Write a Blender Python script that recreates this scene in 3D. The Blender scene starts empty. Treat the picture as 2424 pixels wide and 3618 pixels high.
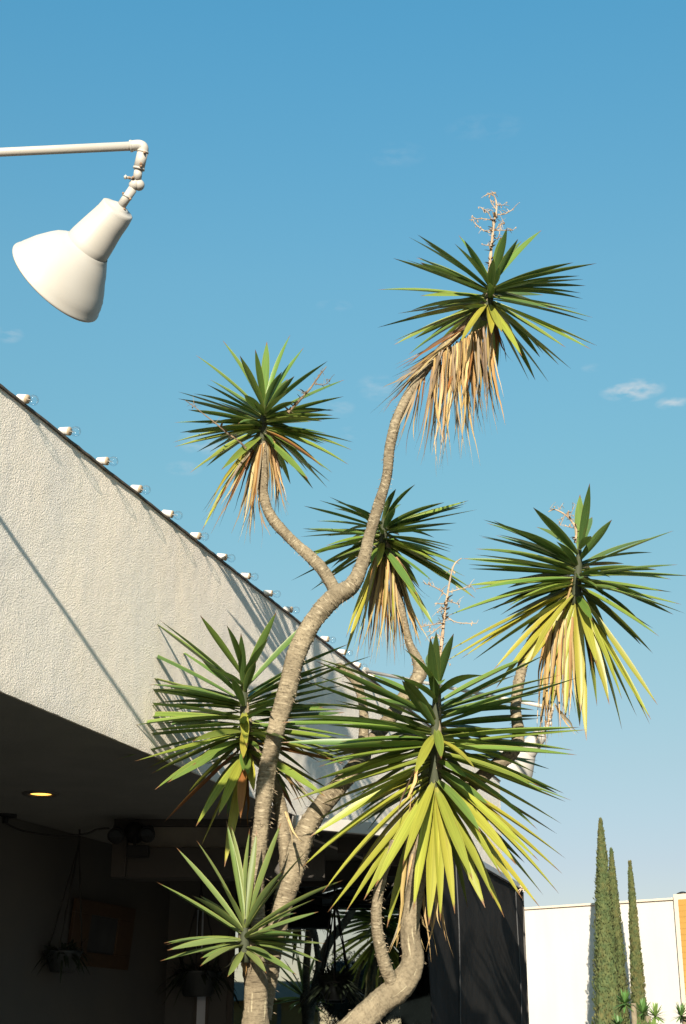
import bpy, bmesh, math, random
from mathutils import Vector, Matrix, noise
R = math.radians
random.seed(7)
S = bpy.context.scene
COL = S.collection

# ------------------------------------------------------------------ camera
F = 5050.0
PITCH = math.atan(1861 / F)
EYE = 1.6
cam = bpy.data.cameras.new('camera')
cam.sensor_fit = 'HORIZONTAL'; cam.sensor_width = 24.0; cam.lens = F / 2424 * 24
cam.clip_start = 0.05; cam.clip_end = 3000
camo = bpy.data.objects.new('camera', cam); COL.objects.link(camo)
camo.location = (0, 0, EYE); camo.rotation_euler = (math.pi / 2 + PITCH, 0, 0)
S.camera = camo
S.render.resolution_x = 686; S.render.resolution_y = 1024

# ------------------------------------------------------------------ wall frame and sun direction
WA = R(17.6)                                   # the long parapet recedes 17.6 degrees right of north
WN = Vector((math.cos(WA), -math.sin(WA), 0))  # outward normal of the wall
WU = Vector((math.sin(WA), math.cos(WA), 0))   # along the wall
WD = 4.0
def W(u, n, z): return WU * u + WN * (n - WD) + Vector((0, 0, z))
LIGHT = (WU * 1.0 - WN * 0.215 + Vector((0, 0, -0.369))).normalized()
SUN_EL = math.asin(-LIGHT.z)
to = -LIGHT
SUN_ROT = math.atan2(to.x, to.y)

world = bpy.data.worlds.new('World'); S.world = world; world.use_nodes = True
nt = world.node_tree; nt.nodes.clear()
def wn(t, **k):
    n = nt.nodes.new(t)
    for a, b in k.items(): setattr(n, a, b)
    return n
out = wn('ShaderNodeOutputWorld'); bg = wn('ShaderNodeBackground'); bg.inputs[1].default_value = 0.10
sky = wn('ShaderNodeTexSky'); sky.sky_type = 'NISHITA'; sky.sun_disc = False
sky.sun_elevation = SUN_EL; sky.sun_rotation = SUN_ROT
sky.air_density = 1.0; sky.dust_density = 0.6; sky.ozone_density = 1.0
tint = wn('ShaderNodeMix', data_type='RGBA', blend_type='MULTIPLY'); tint.inputs[0].default_value = 1
nt.links.new(sky.outputs[0], tint.inputs[6])
tc = wn('ShaderNodeTexCoord')
# film-like colour of the sky: a smooth gain by elevation, the same all the way round
sepz = wn('ShaderNodeSeparateXYZ'); nt.links.new(tc.outputs['Generated'], sepz.inputs[0])
ramp = wn('ShaderNodeValToRGB'); cr_ = ramp.color_ramp; cr_.interpolation = 'B_SPLINE' if False else 'LINEAR'
stops = ((0.0, (.42, .38, .43)), (.11, (.46, .425, .45)), (.175, (.50, .505, .465)), (.248, (.53, .61, .52)), (.359, (.53, .76, .64)), (.49, (.55, .92, .83)), (.634, (.45, 1.03, 1.03)), (1.0, (.34, 1.08, 1.2)))
while len(cr_.elements) < len(stops): cr_.elements.new(.5)
for e_, (p_, c_) in zip(cr_.elements, stops): e_.position = p_; e_.color = (*c_, 1)
nt.links.new(sepz.outputs[2], ramp.inputs[0]); nt.links.new(ramp.outputs[0], tint.inputs[7])
def math_n(op, a, b=None, clamp=False):
    m = wn('ShaderNodeMath', operation=op); m.use_clamp = clamp
    for i, v in enumerate((a, b)):
        if v is None: continue
        if isinstance(v, (int, float)): m.inputs[i].default_value = v
        else: nt.links.new(v, m.inputs[i])
    return m.outputs[0]
def vdot(v):
    d = wn('ShaderNodeVectorMath', operation='DOT_PRODUCT'); nt.links.new(tc.outputs['Generated'], d.inputs[0]); d.inputs[1].default_value = v
    return d.outputs['Value']
def ray(px, py):
    X = (px - 1212) / F; v = (1809 - py) / F
    return Vector((X, math.cos(PITCH) - v * math.sin(PITCH), math.sin(PITCH) + v * math.cos(PITCH)))
ns = wn('ShaderNodeTexNoise'); ns.inputs['Scale'].default_value = 75; ns.inputs['Detail'].default_value = 6
mp = wn('ShaderNodeMapping'); mp.inputs['Scale'].default_value = (1, 1, 2.4)
nt.links.new(tc.outputs['Generated'], mp.inputs[0]); nt.links.new(mp.outputs[0], ns.inputs[0])
nval = math_n('MULTIPLY', math_n('SUBTRACT', ns.outputs['Fac'], 0.42), 3.4, True)
cl = None
# wisps of thin cloud, each with its own direction, width, height and strength
for cx, cy, w, h, s in ((2235, 1378, 120, 42, .75), (2375, 1424, 62, 26, .6), (1720, 450, 150, 50, .08), (1400, 548, 110, 50, .09),
                        (25, 1180, 60, 34, .3), (730, 1565, 110, 50, .35), (1340, 1370, 90, 55, .22), (2090, 1300, 40, 18, .2),
                        (1200, 1440, 60, 40, .2), (650, 1655, 70, 30, .22), (1180, 1080, 70, 25, .12), (1240, 1530, 60, 25, .2)):
    d = ray(cx, cy).normalized(); r = d.cross(Vector((0, 0, 1))).normalized(); u = r.cross(d)
    a = math_n('MULTIPLY', vdot(r), F / w); b = math_n('MULTIPLY', vdot(u), F / h)
    q = math_n('ADD', math_n('MULTIPLY', a, a), math_n('MULTIPLY', b, b))
    m = math_n('MULTIPLY', math_n('SUBTRACT', 1.0, q, True), s)
    fr = math_n('GREATER_THAN', vdot(d), 0.5); m = math_n('MULTIPLY', m, fr)
    cl = m if cl is None else math_n('MAXIMUM', cl, m)
cm = math_n('MULTIPLY', cl, nval, True)
cmix = wn('ShaderNodeMix', data_type='RGBA'); nt.links.new(cm, cmix.inputs[0]); nt.links.new(tint.outputs[2], cmix.inputs[6])
cmix.inputs[7].default_value = (3.6, 3.6, 3.6, 1)
nt.links.new(cmix.outputs[2], bg.inputs[0]); nt.links.new(bg.outputs[0], out.inputs[0])

sl = bpy.data.lights.new('sun', 'SUN'); sl.energy = 5.0; sl.angle = R(0.5); sl.color = (1.0, 0.91, 0.76)
so = bpy.data.objects.new('sun', sl); COL.objects.link(so); so.location = (-5, -20, 12)
so.rotation_euler = LIGHT.to_track_quat('-Z', 'Y').to_euler()
S.view_settings.view_transform = 'Standard'; S.view_settings.look = 'None'
S.view_settings.exposure = 1.1; S.view_settings.gamma = 1.0; S.view_settings.use_curve_mapping = False
S.render.engine = 'CYCLES'; S.cycles.max_bounces = 8; S.cycles.transparent_max_bounces = 12

# ------------------------------------------------------------------ helpers
def P(px, py, Y):
    r = ray(px, py); t = Y / r.y
    return Vector((r.x * t, Y, EYE + r.z * t))
def PZ(px, py, z):
    r = ray(px, py); t = (z - EYE) / r.z
    return Vector((r.x * t, r.y * t, z))
def M_PER_PX(px, py, Y):
    r = ray(px, py); return (Y / r.y) * r.length / math.sqrt(F * F + (px - 1212) ** 2 + (py - 1809) ** 2)

def tag(o, label=None, cat=None, group=None, kind=None):
    if label: o['label'] = label
    if cat: o['category'] = cat
    if group: o['group'] = group
    if kind: o['kind'] = kind
    return o
LOC = {}
def empty(name, loc, label=None, cat=None, group=None):
    o = bpy.data.objects.new(name, None); COL.objects.link(o); o.location = loc; o.empty_display_size = .2
    LOC[o.name] = Vector(loc); return tag(o, label, cat, group)
def put(name, me, parent=None, M=None, org=None):
    """link a mesh whose vertices (after M) are in world space; its origin goes to org or its parent's origin"""
    o = bpy.data.objects.new(name, me); COL.objects.link(o)
    base = LOC[parent.name] if parent else Vector((0, 0, 0))
    if parent: o.parent = parent
    if M is None: M = Matrix.Identity(4)
    o.matrix_local = Matrix.Translation(-base) @ M
    LOC[o.name] = Vector((0, 0, 0))
    return o
class MB:
    def __init__(s): s.v = []; s.f = []; s.uv = []; s.mi = []
    def add(s, vs, fs, uvs=None, mi=0):
        b = len(s.v); s.v += [tuple(q) for q in vs]
        for i, f in enumerate(fs):
            s.f.append(tuple(b + k for k in f)); s.uv.append(uvs[i] if uvs else [(0, 0)] * len(f)); s.mi.append(mi)
    def box(s, c, X, Y, Z):
        """box from centre and three half-axis vectors"""
        c = Vector(c); X = Vector(X); Y = Vector(Y); Z = Vector(Z)
        vs = [c + X * a + Y * b + Z * d for d in (-1, 1) for b in (-1, 1) for a in (-1, 1)]
        s.add(vs, [(0, 2, 3, 1), (4, 5, 7, 6), (0, 1, 5, 4), (2, 6, 7, 3), (0, 4, 6, 2), (1, 3, 7, 5)])
    def abox(s, x0, x1, y0, y1, z0, z1):
        s.box(((x0 + x1) / 2, (y0 + y1) / 2, (z0 + z1) / 2), ((x1 - x0) / 2, 0, 0), (0, (y1 - y0) / 2, 0), (0, 0, (z1 - z0) / 2))
    def wbox(s, u0, u1, n0, n1, z0, z1):
        s.box(W((u0 + u1) / 2, (n0 + n1) / 2, (z0 + z1) / 2), WU * (u1 - u0) / 2, WN * (n1 - n0) / 2, (0, 0, (z1 - z0) / 2))
    def prism(s, poly, z0, z1):
        n = len(poly)
        vs = [(x, y, z0) for x, y in poly] + [(x, y, z1) for x, y in poly]
        s.add(vs, [tuple(range(n))[::-1], tuple(range(n, 2 * n))] + [(i, (i + 1) % n, n + (i + 1) % n, n + i) for i in range(n)])
    def tube(s, pts, rad, seg=12, cap=True, mi=0):
        pts = [Vector(p) for p in pts]
        if isinstance(rad, (int, float)): rad = [rad] * len(pts)
        vs = []; ref = None
        for i, p in enumerate(pts):
            t = (pts[min(i + 1, len(pts) - 1)] - pts[max(i - 1, 0)]).normalized()
            if ref is None: ref = t.orthogonal().normalized()
            ref = (ref - t * ref.dot(t)).normalized(); b = t.cross(ref)
            for k in range(seg):
                a = 2 * math.pi * k / seg
                vs.append(p + (ref * math.cos(a) + b * math.sin(a)) * rad[i])
        fs = [(i * seg + k, i * seg + (k + 1) % seg, (i + 1) * seg + (k + 1) % seg, (i + 1) * seg + k) for i in range(len(pts) - 1) for k in range(seg)]
        if cap: fs += [tuple(range(seg))[::-1], tuple(range((len(pts) - 1) * seg, len(pts) * seg))]
        s.add(vs, fs, mi=mi)
    def mesh(s, name, mats, smooth=False):
        me = bpy.data.meshes.new(name); me.from_pydata(s.v, [], s.f)
        uvl = me.uv_layers.new(name='UVMap'); k = 0
        for u in s.uv:
            for c in u: uvl.data[k].uv = c; k += 1
        if not isinstance(mats, (list, tuple)): mats = [mats]
        for m in mats: me.materials.append(m)
        me.polygons.foreach_set('material_index', s.mi)
        me.polygons.foreach_set('use_smooth', [smooth] * len(s.f))
        bm = bmesh.new(); bm.from_mesh(me); bmesh.ops.recalc_face_normals(bm, faces=bm.faces); bm.to_mesh(me); bm.free()
        me.update(); return me
    def build(s, name, mats, parent=None, smooth=False): return put(name, s.mesh(name, mats, smooth), parent)
def bevel(o, w=.004, seg=2):
    m = o.modifiers.new('bevel', 'BEVEL'); m.width = w; m.segments = seg; m.limit_method = 'ANGLE'; return o

# ------------------------------------------------------------------ materials
def mat(name, col, rough=.6, metal=0., spec=.5, bump=(), noise_col=None, coat=0., emit=None, obj_color=False, coords='Object'):
    """bump: list of (scale, strength, distance, detail); noise_col: (scale, colour2, amount)"""
    m = bpy.data.materials.new(name); m.use_nodes = True; t = m.node_tree; L = t.links
    b = t.nodes['Principled BSDF']; b.inputs['Roughness'].default_value = rough; b.inputs['Metallic'].default_value = metal
    b.inputs['Specular IOR Level'].default_value = spec; b.inputs['Base Color'].default_value = (*col, 1)
    b.inputs['Coat Weight'].default_value = coat
    co = t.nodes.new('ShaderNodeTexCoord'); src = co.outputs[coords]
    if noise_col:
        for sc, c2, am in (noise_col if isinstance(noise_col, list) else [noise_col]):
            n = t.nodes.new('ShaderNodeTexNoise'); n.inputs['Detail'].default_value = 5
            if isinstance(sc, tuple):
                mp = t.nodes.new('ShaderNodeMapping'); mp.inputs['Scale'].default_value = sc; L.new(src, mp.inputs[0]); L.new(mp.outputs[0], n.inputs[0]); n.inputs['Scale'].default_value = 1
            else: L.new(src, n.inputs[0]); n.inputs['Scale'].default_value = sc
            mr = t.nodes.new('ShaderNodeMapRange'); mr.inputs[1].default_value = .38; mr.inputs[2].default_value = .68; mr.inputs[4].default_value = am
            L.new(n.outputs['Fac'], mr.inputs[0])
            mx = t.nodes.new('ShaderNodeMix'); mx.data_type = 'RGBA'; L.new(mr.outputs[0], mx.inputs[0]); mx.inputs[7].default_value = (*c2, 1)
            if b.inputs['Base Color'].links: L.new(b.inputs['Base Color'].links[0].from_socket, mx.inputs[6])
            else: mx.inputs[6].default_value = (*col, 1)
            L.new(mx.outputs[2], b.inputs['Base Color'])
    prev = None
    for sc, st, dist, det in bump:
        n = t.nodes.new('ShaderNodeTexNoise'); n.inputs['Scale'].default_value = sc; n.inputs['Detail'].default_value = det
        L.new(src, n.inputs[0]); bp = t.nodes.new('ShaderNodeBump'); bp.inputs['Strength'].default_value = st; bp.inputs['Distance'].default_value = dist
        L.new(n.outputs['Fac'], bp.inputs['Height'])
        if prev: L.new(prev, bp.inputs['Normal'])
        prev = bp.outputs[0]
    if prev: L.new(prev, b.inputs['Normal'])
    if emit: b.inputs['Emission Color'].default_value = (*emit[0], 1); b.inputs['Emission Strength'].default_value = emit[1]
    return m

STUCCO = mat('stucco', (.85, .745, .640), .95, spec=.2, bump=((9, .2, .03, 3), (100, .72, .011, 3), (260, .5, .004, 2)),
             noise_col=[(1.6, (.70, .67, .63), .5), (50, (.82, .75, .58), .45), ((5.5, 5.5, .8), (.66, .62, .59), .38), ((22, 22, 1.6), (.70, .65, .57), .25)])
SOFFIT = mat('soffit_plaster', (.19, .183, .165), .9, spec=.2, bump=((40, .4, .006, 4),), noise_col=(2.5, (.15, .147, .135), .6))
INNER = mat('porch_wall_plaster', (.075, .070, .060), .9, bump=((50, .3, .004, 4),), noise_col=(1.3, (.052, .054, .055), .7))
DARKWOOD = mat('dark_timber', (.035, .028, .022), .7, bump=((30, .3, .004, 4),))
BAND = mat('brown_board', (.17, .145, .11), .8, noise_col=(6, (.06, .055, .05), .5))
CAPM = mat('parapet_flashing', (.05, .04, .033), .7, noise_col=(20, (.14, .11, .08), .6))
WHITEP = mat('white_painted_trim', (.40, .375, .34), .6, noise_col=(4, (.33, .31, .28), .6), bump=((60, .2, .002, 3),))
ENAMEL = mat('white_enamel', (.38, .36, .33), .45, spec=.3, noise_col=[(3, (.35, .325, .29), .5), ((9, 9, 2), (.36, .32, .26), .3)], bump=((5, .15, .01, 2),))
RUST = mat('rusty_screw', (.16, .085, .045), .8, noise_col=(60, (.35, .25, .16), .6))
SOCK = mat('lamp_socket_enamel', (.52, .49, .45), .5)
SOCKRIM = mat('rusty_socket_rim', (.36, .27, .18), .7)
CLOTH = mat('black_canvas', (.0145, .0138, .0135), .95, spec=.1, bump=((2.2, .5, .08, 3), (300, .3, .002, 2)), noise_col=(1.5, (.020, .019, .018), .6))
RAIL = mat('grey_rail', (.30, .34, .38), .5, metal=.3)
BLACK = mat('black_plastic', (.010, .010, .010), .6, spec=.25)
CORD = mat('dark_cord', (.018, .016, .014), .8)
GROUND = mat('asphalt_ground', (.065, .063, .058), .95, bump=((30, .4, .01, 5),), noise_col=(.7, (.09, .086, .08), .6))
WBLD = mat('white_render', (.47, .445, .41), .9, noise_col=[(.6, (.44, .415, .375), .5), ((3, 3, .4), (.40, .37, .33), .3)], bump=((12, .2, .01, 3),))
PAINTW = mat('cream_border_paint', (.50, .42, .33), .8)
POT = mat('dark_glazed_pot', (.014, .018, .019), .5)
FRAMEM = mat('picture_frame_wood', (.055, .030, .013), .6, noise_col=(9, (.035, .018, .009), .6))
PICT = mat('dark_print', (.035, .038, .038), .7, noise_col=(5, (.02, .02, .022), .9))
AMBER = mat('amber_siding', (.34, .18, .036), .7, noise_col=(4, (.30, .155, .032), .5))
ROOFM = mat('pale_roof', (.42, .40, .33), .85, noise_col=(3, (.34, .32, .27), .6))
FOL = mat('dark_potted_foliage', (.012, .02, .008), .7)
CABLEG = mat('grey_seam_tape', (.05, .05, .052), .8)

def glass_mat():
    m = bpy.data.materials.new('clear_bulb_glass'); m.use_nodes = True; t = m.node_tree; t.nodes.clear()
    o = t.nodes.new('ShaderNodeOutputMaterial'); tr = t.nodes.new('ShaderNodeBsdfTransparent'); gl = t.nodes.new('ShaderNodeBsdfGlossy')
    tr.inputs[0].default_value = (.965, .98, .985, 1)
    gl.inputs['Roughness'].default_value = .06; fr = t.nodes.new('ShaderNodeFresnel'); fr.inputs[0].default_value = 1.5
    ad = t.nodes.new('ShaderNodeMath'); ad.operation = 'MULTIPLY'; ad.inputs[1].default_value = .28; t.links.new(fr.outputs[0], ad.inputs[0])
    mx = t.nodes.new('ShaderNodeMixShader'); t.links.new(ad.outputs[0], mx.inputs[0]); t.links.new(tr.outputs[0], mx.inputs[1]); t.links.new(gl.outputs[0], mx.inputs[2])
    t.links.new(mx.outputs[0], o.inputs[0]); return m
BULB = glass_mat()
def window_mat():
    m = bpy.data.materials.new('tinted_window_glass'); m.use_nodes = True; t = m.node_tree; t.nodes.clear()
    o = t.nodes.new('ShaderNodeOutputMaterial'); d = t.nodes.new('ShaderNodeBsdfDiffuse'); d.inputs[0].default_value = (.006, .008, .008, 1)
    gl = t.nodes.new('ShaderNodeBsdfGlossy'); gl.inputs['Roughness'].default_value = .012; gl.inputs[0].default_value = (.52, .72, .88, 1)
    mx = t.nodes.new('ShaderNodeMixShader'); mx.inputs[0].default_value = .36
    n = t.nodes.new('ShaderNodeTexNoise'); n.inputs['Scale'].default_value = .9; c = t.nodes.new('ShaderNodeTexCoord'); t.links.new(c.outputs['Object'], n.inputs[0])
    b = t.nodes.new('ShaderNodeBump'); b.inputs['Strength'].default_value = .05; b.inputs['Distance'].default_value = .02
    t.links.new(n.outputs['Fac'], b.inputs['Height']); t.links.new(b.outputs[0], gl.inputs['Normal'])
    t.links.new(d.outputs[0], mx.inputs[1]); t.links.new(gl.outputs[0], mx.inputs[2]); t.links.new(mx.outputs[0], o.inputs[0]); return m
WINDOW = window_mat()

def leaf_mat(name, dead=False, attr=False):
    m = bpy.data.materials.new(name); m.use_nodes = True; t = m.node_tree; L = t.links; N = t.nodes.new
    b = t.nodes['Principled BSDF']; outm = t.nodes['Material Output']
    oi = N('ShaderNodeObjectInfo'); at_ = N('ShaderNodeAttribute'); at_.attribute_name = 'leafcol'; csrc = at_.outputs['Color'] if attr else oi.outputs['Color']; rsrc = at_.outputs['Alpha'] if attr else oi.outputs['Random']; uv = N('ShaderNodeTexCoord'); sp = N('ShaderNodeSeparateXYZ'); L.new(uv.outputs['UV'], sp.inputs[0])
    # fine lengthwise streaks
    mp = N('ShaderNodeMapping'); mp.inputs['Scale'].default_value = (22, 1.6, 1); L.new(uv.outputs['UV'], mp.inputs[0])
    of = N('ShaderNodeVectorMath'); of.operation = 'ADD'; cb = N('ShaderNodeCombineXYZ'); L.new(rsrc, cb.inputs[2])
    mu = N('ShaderNodeVectorMath'); mu.operation = 'SCALE'; mu.inputs[3].default_value = 40; L.new(cb.outputs[0], mu.inputs[0])
    L.new(mp.outputs[0], of.inputs[0]); L.new(mu.outputs[0], of.inputs[1])
    ns = N('ShaderNodeTexNoise'); ns.inputs['Scale'].default_value = 1; ns.inputs['Detail'].default_value = 4; L.new(of.outputs[0], ns.inputs[0])
    hs = N('ShaderNodeHueSaturation'); L.new(csrc, hs.inputs['Color'])
    mr = N('ShaderNodeMapRange'); mr.inputs[1].default_value = .3; mr.inputs[2].default_value = .7; mr.inputs[3].default_value = .72; mr.inputs[4].default_value = 1.3
    L.new(ns.outputs['Fac'], mr.inputs[0]); L.new(mr.outputs[0], hs.inputs['Value'])
    col = hs.outputs[0]
    def mixc(fac, c):
        nonlocal col
        mx = N('ShaderNodeMix'); mx.data_type = 'RGBA'; L.new(fac, mx.inputs[0]); L.new(col, mx.inputs[6]); mx.inputs[7].default_value = (*c, 1); col = mx.outputs[2]
    def rng(src, a, c, lo=0., hi=1.):
        r = N('ShaderNodeMapRange'); r.inputs[1].default_value = a; r.inputs[2].default_value = c; r.inputs[3].default_value = lo; r.inputs[4].default_value = hi
        r.interpolation_type = 'SMOOTHSTEP'; L.new(src, r.inputs[0]); return r.outputs[0]
    def mul(a, c):
        q = N('ShaderNodeMath'); q.operation = 'MULTIPLY'; L.new(a, q.inputs[0])
        if isinstance(c, float): q.inputs[1].default_value = c
        else: L.new(c, q.inputs[1])
        return q.outputs[0]
    # blotches
    n2 = N('ShaderNodeTexNoise'); n2.inputs['Scale'].default_value = 5; n2.inputs['Detail'].default_value = 5
    ad = N('ShaderNodeVectorMath'); ad.operation = 'ADD'; L.new(uv.outputs['UV'], ad.inputs[0]); L.new(mu.outputs[0], ad.inputs[1]); L.new(ad.outputs[0], n2.inputs[0])
    if not dead:
        mixc(mul(rng(sp.outputs['Y'], .0, .16, 1., 0.), .55), (.20, .22, .08))           # pale base
        e = N('ShaderNodeMath'); e.operation = 'SUBTRACT'; L.new(sp.outputs['X'], e.inputs[0]); e.inputs[1].default_value = .5
        ab = N('ShaderNodeMath'); ab.operation = 'ABSOLUTE'; L.new(e.outputs[0], ab.inputs[0])
        mixc(mul(rng(ab.outputs[0], .43, .49), .45), (.34, .30, .06))                     # yellow margin
        mixc(mul(rng(n2.outputs['Fac'], .66, .74), .5), (.20, .13, .04))                    # few brown spots
        tp = N('ShaderNodeMath'); tp.operation = 'ADD'; L.new(sp.outputs['Y'], tp.inputs[0]); L.new(mul(n2.outputs['Fac'], .10), tp.inputs[1])
        mixc(rng(tp.outputs[0], .975, 1.01), (.17, .085, .035))                           # dry tip
    else:
        mixc(mul(rng(n2.outputs['Fac'], .56, .70), .6), (.19, .10, .04))
        mixc(mul(rng(sp.outputs['Y'], .88, 1.0), .6), (.12, .07, .03))
    L.new(col, b.inputs['Base Color']); b.inputs['Roughness'].default_value = .42 if not dead else .75
    b.inputs['Specular IOR Level'].default_value = .4 if not dead else .2
    bp = N('ShaderNodeBump'); bp.inputs['Strength'].default_value = .25; bp.inputs['Distance'].default_value = .002; L.new(ns.outputs['Fac'], bp.inputs['Height']); L.new(bp.outputs[0], b.inputs['Normal'])
    tr = N('ShaderNodeBsdfTranslucent'); L.new(col, tr.inputs[0]); mx = N('ShaderNodeMixShader'); mx.inputs[0].default_value = .16 if not dead else .22
    L.new(b.outputs[0], mx.inputs[1]); L.new(tr.outputs[0], mx.inputs[2]); L.new(mx.outputs[0], outm.inputs[0])
    return m
LEAF = leaf_mat('yucca_leaf'); LEAFIN = leaf_mat('inner_yucca_leaf', False, True); DEAD = leaf_mat('dead_yucca_leaf', True)

def bark_mat(name, ringy):
    m = bpy.data.materials.new(name); m.use_nodes = True; t = m.node_tree; L = t.links; N = t.nodes.new
    b = t.nodes['Principled BSDF']; b.inputs['Roughness'].default_value = .95; b.inputs['Specular IOR Level'].default_value = .15
    uv = N('ShaderNodeTexCoord')
    def nz(scale, det=5, sx=1, sy=1, co='UV'):
        mp = N('ShaderNodeMapping'); mp.inputs['Scale'].default_value = (sx, sy, 1); L.new(uv.outputs[co], mp.inputs[0])
        n = N('ShaderNodeTexNoise'); n.inputs['Scale'].default_value = scale; n.inputs['Detail'].default_value = det; L.new(mp.outputs[0], n.inputs[0]); return n.outputs['Fac']
    def rng(src, a, c, lo=0., hi=1.):
        r = N('ShaderNodeMapRange'); r.inputs[1].default_value = a; r.inputs[2].default_value = c; r.inputs[3].default_value = lo; r.inputs[4].default_value = hi
        L.new(src, r.inputs[0]); return r.outputs[0]
    def mixc(fac, a, c):
        mx = N('ShaderNodeMix'); mx.data_type = 'RGBA'; L.new(fac, mx.inputs[0])
        if isinstance(a, tuple): mx.inputs[6].default_value = (*a, 1)
        else: L.new(a, mx.inputs[6])
        mx.inputs[7].default_value = (*c, 1); return mx.outputs[2]
    big = nz(5, 4, co='Object'); fine = nz(60, 5, co='Object')
    c = mixc(rng(big, .35, .65), (.140, .112, .074), (.235, .192, .128))
    c = mixc(rng(fine, .45, .7, 0, .65), c, (.10, .08, .052))
    if ringy:
        r1 = nz(1, 3, 5, 62)             # short scar lines across the limb
        c = mixc(rng(r1, .57, .70, 0, .65), c, (.40, .34, .24))
        c = mixc(rng(r1, .40, .32, 0, .7), c, (.055, .042, .027))
        h = r1
    else:
        r1 = nz(1, 3, 26, 5)             # long pale cracks down the trunk
        c = mixc(rng(r1, .63, .67, 0, .7), c, (.38, .33, .22))
        r2 = nz(1, 4, 8, 55); c = mixc(rng(r2, .58, .72, 0, .5), c, (.09, .072, .05)); h = r2
    L.new(c, b.inputs['Base Color'])
    bp = N('ShaderNodeBump'); bp.inputs['Strength'].default_value = .9; bp.inputs['Distance'].default_value = .016; L.new(h, bp.inputs['Height'])
    b2 = N('ShaderNodeBump'); b2.inputs['Strength'].default_value = .6; b2.inputs['Distance'].default_value = .006; L.new(fine, b2.inputs['Height']); L.new(bp.outputs[0], b2.inputs['Normal'])
    L.new(b2.outputs[0], b.inputs['Normal']); return m
BARK = bark_mat('scarred_branch_bark', True); BARKL = bark_mat('smooth_trunk_bark', False)
FIB = mat('dry_bark_fibre', (.30, .23, .15), .9)
CUTEND = mat('dark_cut_wood', (.06, .045, .035), .95, bump=((60, .8, .02, 4),))
STALK = mat('dry_flower_stalk', (.36, .26, .17), .85, noise_col=[(16, (.16, .10, .06), .8), (60, (.42, .32, .22), .5)])

# ------------------------------------------------------------------ ground
g = MB(); g.add([(-900, -900, 0), (900, -900, 0), (900, 1500, 0), (-900, 1500, 0)], [(0, 1, 2, 3)])
tag(g.build('ground', GROUND), kind='structure')

# ------------------------------------------------------------------ stucco building
B0 = W(6, -1.2, 0)
bld = empty('stucco_building', B0, 'pale stucco building whose long textured parapet recedes above a dark porch', 'building')
# fascia: front face as a relief grid, with a body behind it
U0, U1, ZT, ZB = -3.0, 19.9, 5.0, 3.34
fm = MB(); nu = 520; nz_ = 46
def us(i):                                  # finer where the camera sees it
    return U0 + (U1 - U0) * i / nu
def top_z(u): return ZT + .006 * noise.noise(Vector((u * 2.3, 4, 0))) + .004 * noise.noise(Vector((u * 9, 1, 0)))
vs = []
for i in range(nu + 1):
    u = us(i)
    zb = ZB if u < 11.75 else 3.27
    for j in range(nz_ + 1):
        k = j / nz_; z = zb + (top_z(u) - zb) * k
        p = Vector((u * 1.3, z * 1.3, 0))
        n = .004 * noise.noise(p) + .0014 * noise.noise(p * 5) + .0011 * noise.noise(p * 16)
        if j == 0: z += .006 * noise.noise(Vector((u * 7, 9, 0))); n -= .004
        vs.append(W(u, n, z))
fm.add(vs, [(i * (nz_ + 1) + j, (i + 1) * (nz_ + 1) + j, (i + 1) * (nz_ + 1) + j + 1, i * (nz_ + 1) + j + 1) for i in range(nu) for j in range(nz_)])
fm.build('parapet_wall', STUCCO, bld, smooth=True)
bk = MB(); bk.wbox(U0, 11.7, -.22, -.02, ZB + .004, ZT - .02); bk.wbox(11.701, U1, -.22, -.02, 3.275, ZT - .021); bk.build('parapet_backing', STUCCO, bld)
rf = MB(); rf.wbox(U0, U1, -7, -.225, 4.6, 4.7); rf.build('sun_blocking_roof', ROOFM, bld)  # unseen roof slab, added to keep sunlight out from above
en = MB(); en.wbox(U0 - .2, U0 - .003, -7, 0, 0.001, ZT - .02); en.build('end_wall', STUCCO, bld)
cp = MB(); vv = []; n_ = 480
for i in range(n_ + 1):
    u = U0 + (U1 - U0) * i / n_; z = top_z(u); j = .004 * noise.noise(Vector((u * 12, 7, 3)))
    for a, b_ in ((.016 + j, -.006), (.016 + j, .008), (-.2, .012), (-.2, -.004)): vv.append(W(u, a, z + b_))
cp.add(vv, [(i * 4 + k, i * 4 + (k + 1) % 4, (i + 1) * 4 + (k + 1) % 4, (i + 1) * 4 + k) for i in range(n_) for k in range(4)])
cp.build('parapet_flashing', CAPM, bld)
# soffit over the porch, cut off by a beam that faces the street
YB = 12.22; YF = 15.2
def n_at(x, y): return WN.x * x + WN.y * y + WD
def xw(y, n): return (n - WD - WN.y * y) / WN.x        # x on the line n=const at given y
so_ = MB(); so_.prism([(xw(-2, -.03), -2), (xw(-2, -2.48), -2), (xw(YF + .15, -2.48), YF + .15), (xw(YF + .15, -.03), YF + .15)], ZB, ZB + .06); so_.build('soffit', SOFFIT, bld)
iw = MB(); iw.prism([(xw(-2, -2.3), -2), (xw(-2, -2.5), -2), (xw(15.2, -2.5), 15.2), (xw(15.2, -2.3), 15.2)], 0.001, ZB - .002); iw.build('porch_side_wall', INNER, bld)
# header beam across the porch
XL = P(401, 2950, YB).x; XR = xw(YB, -.03)
h = MB(); h.abox(XL, XR, YB, YB + .2, 3.285, ZB - .001); bevel(h.build('header_beam', DARKWOOD, bld))
h = MB(); h.abox(XL + .05, XR + .10, YB + .08, YB + .28, 3.11, 3.283); h.build('header_band', BAND, bld)
h = MB(); h.abox(XL, XL + .12, YB - .04, YB + .07, 2.86, 3.284); h.abox(XL + .12, XR + .2, YB + .02, YB + .3, 2.86, 3.108); bevel(h.build('shutter_box', DARKWOOD, bld))
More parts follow.
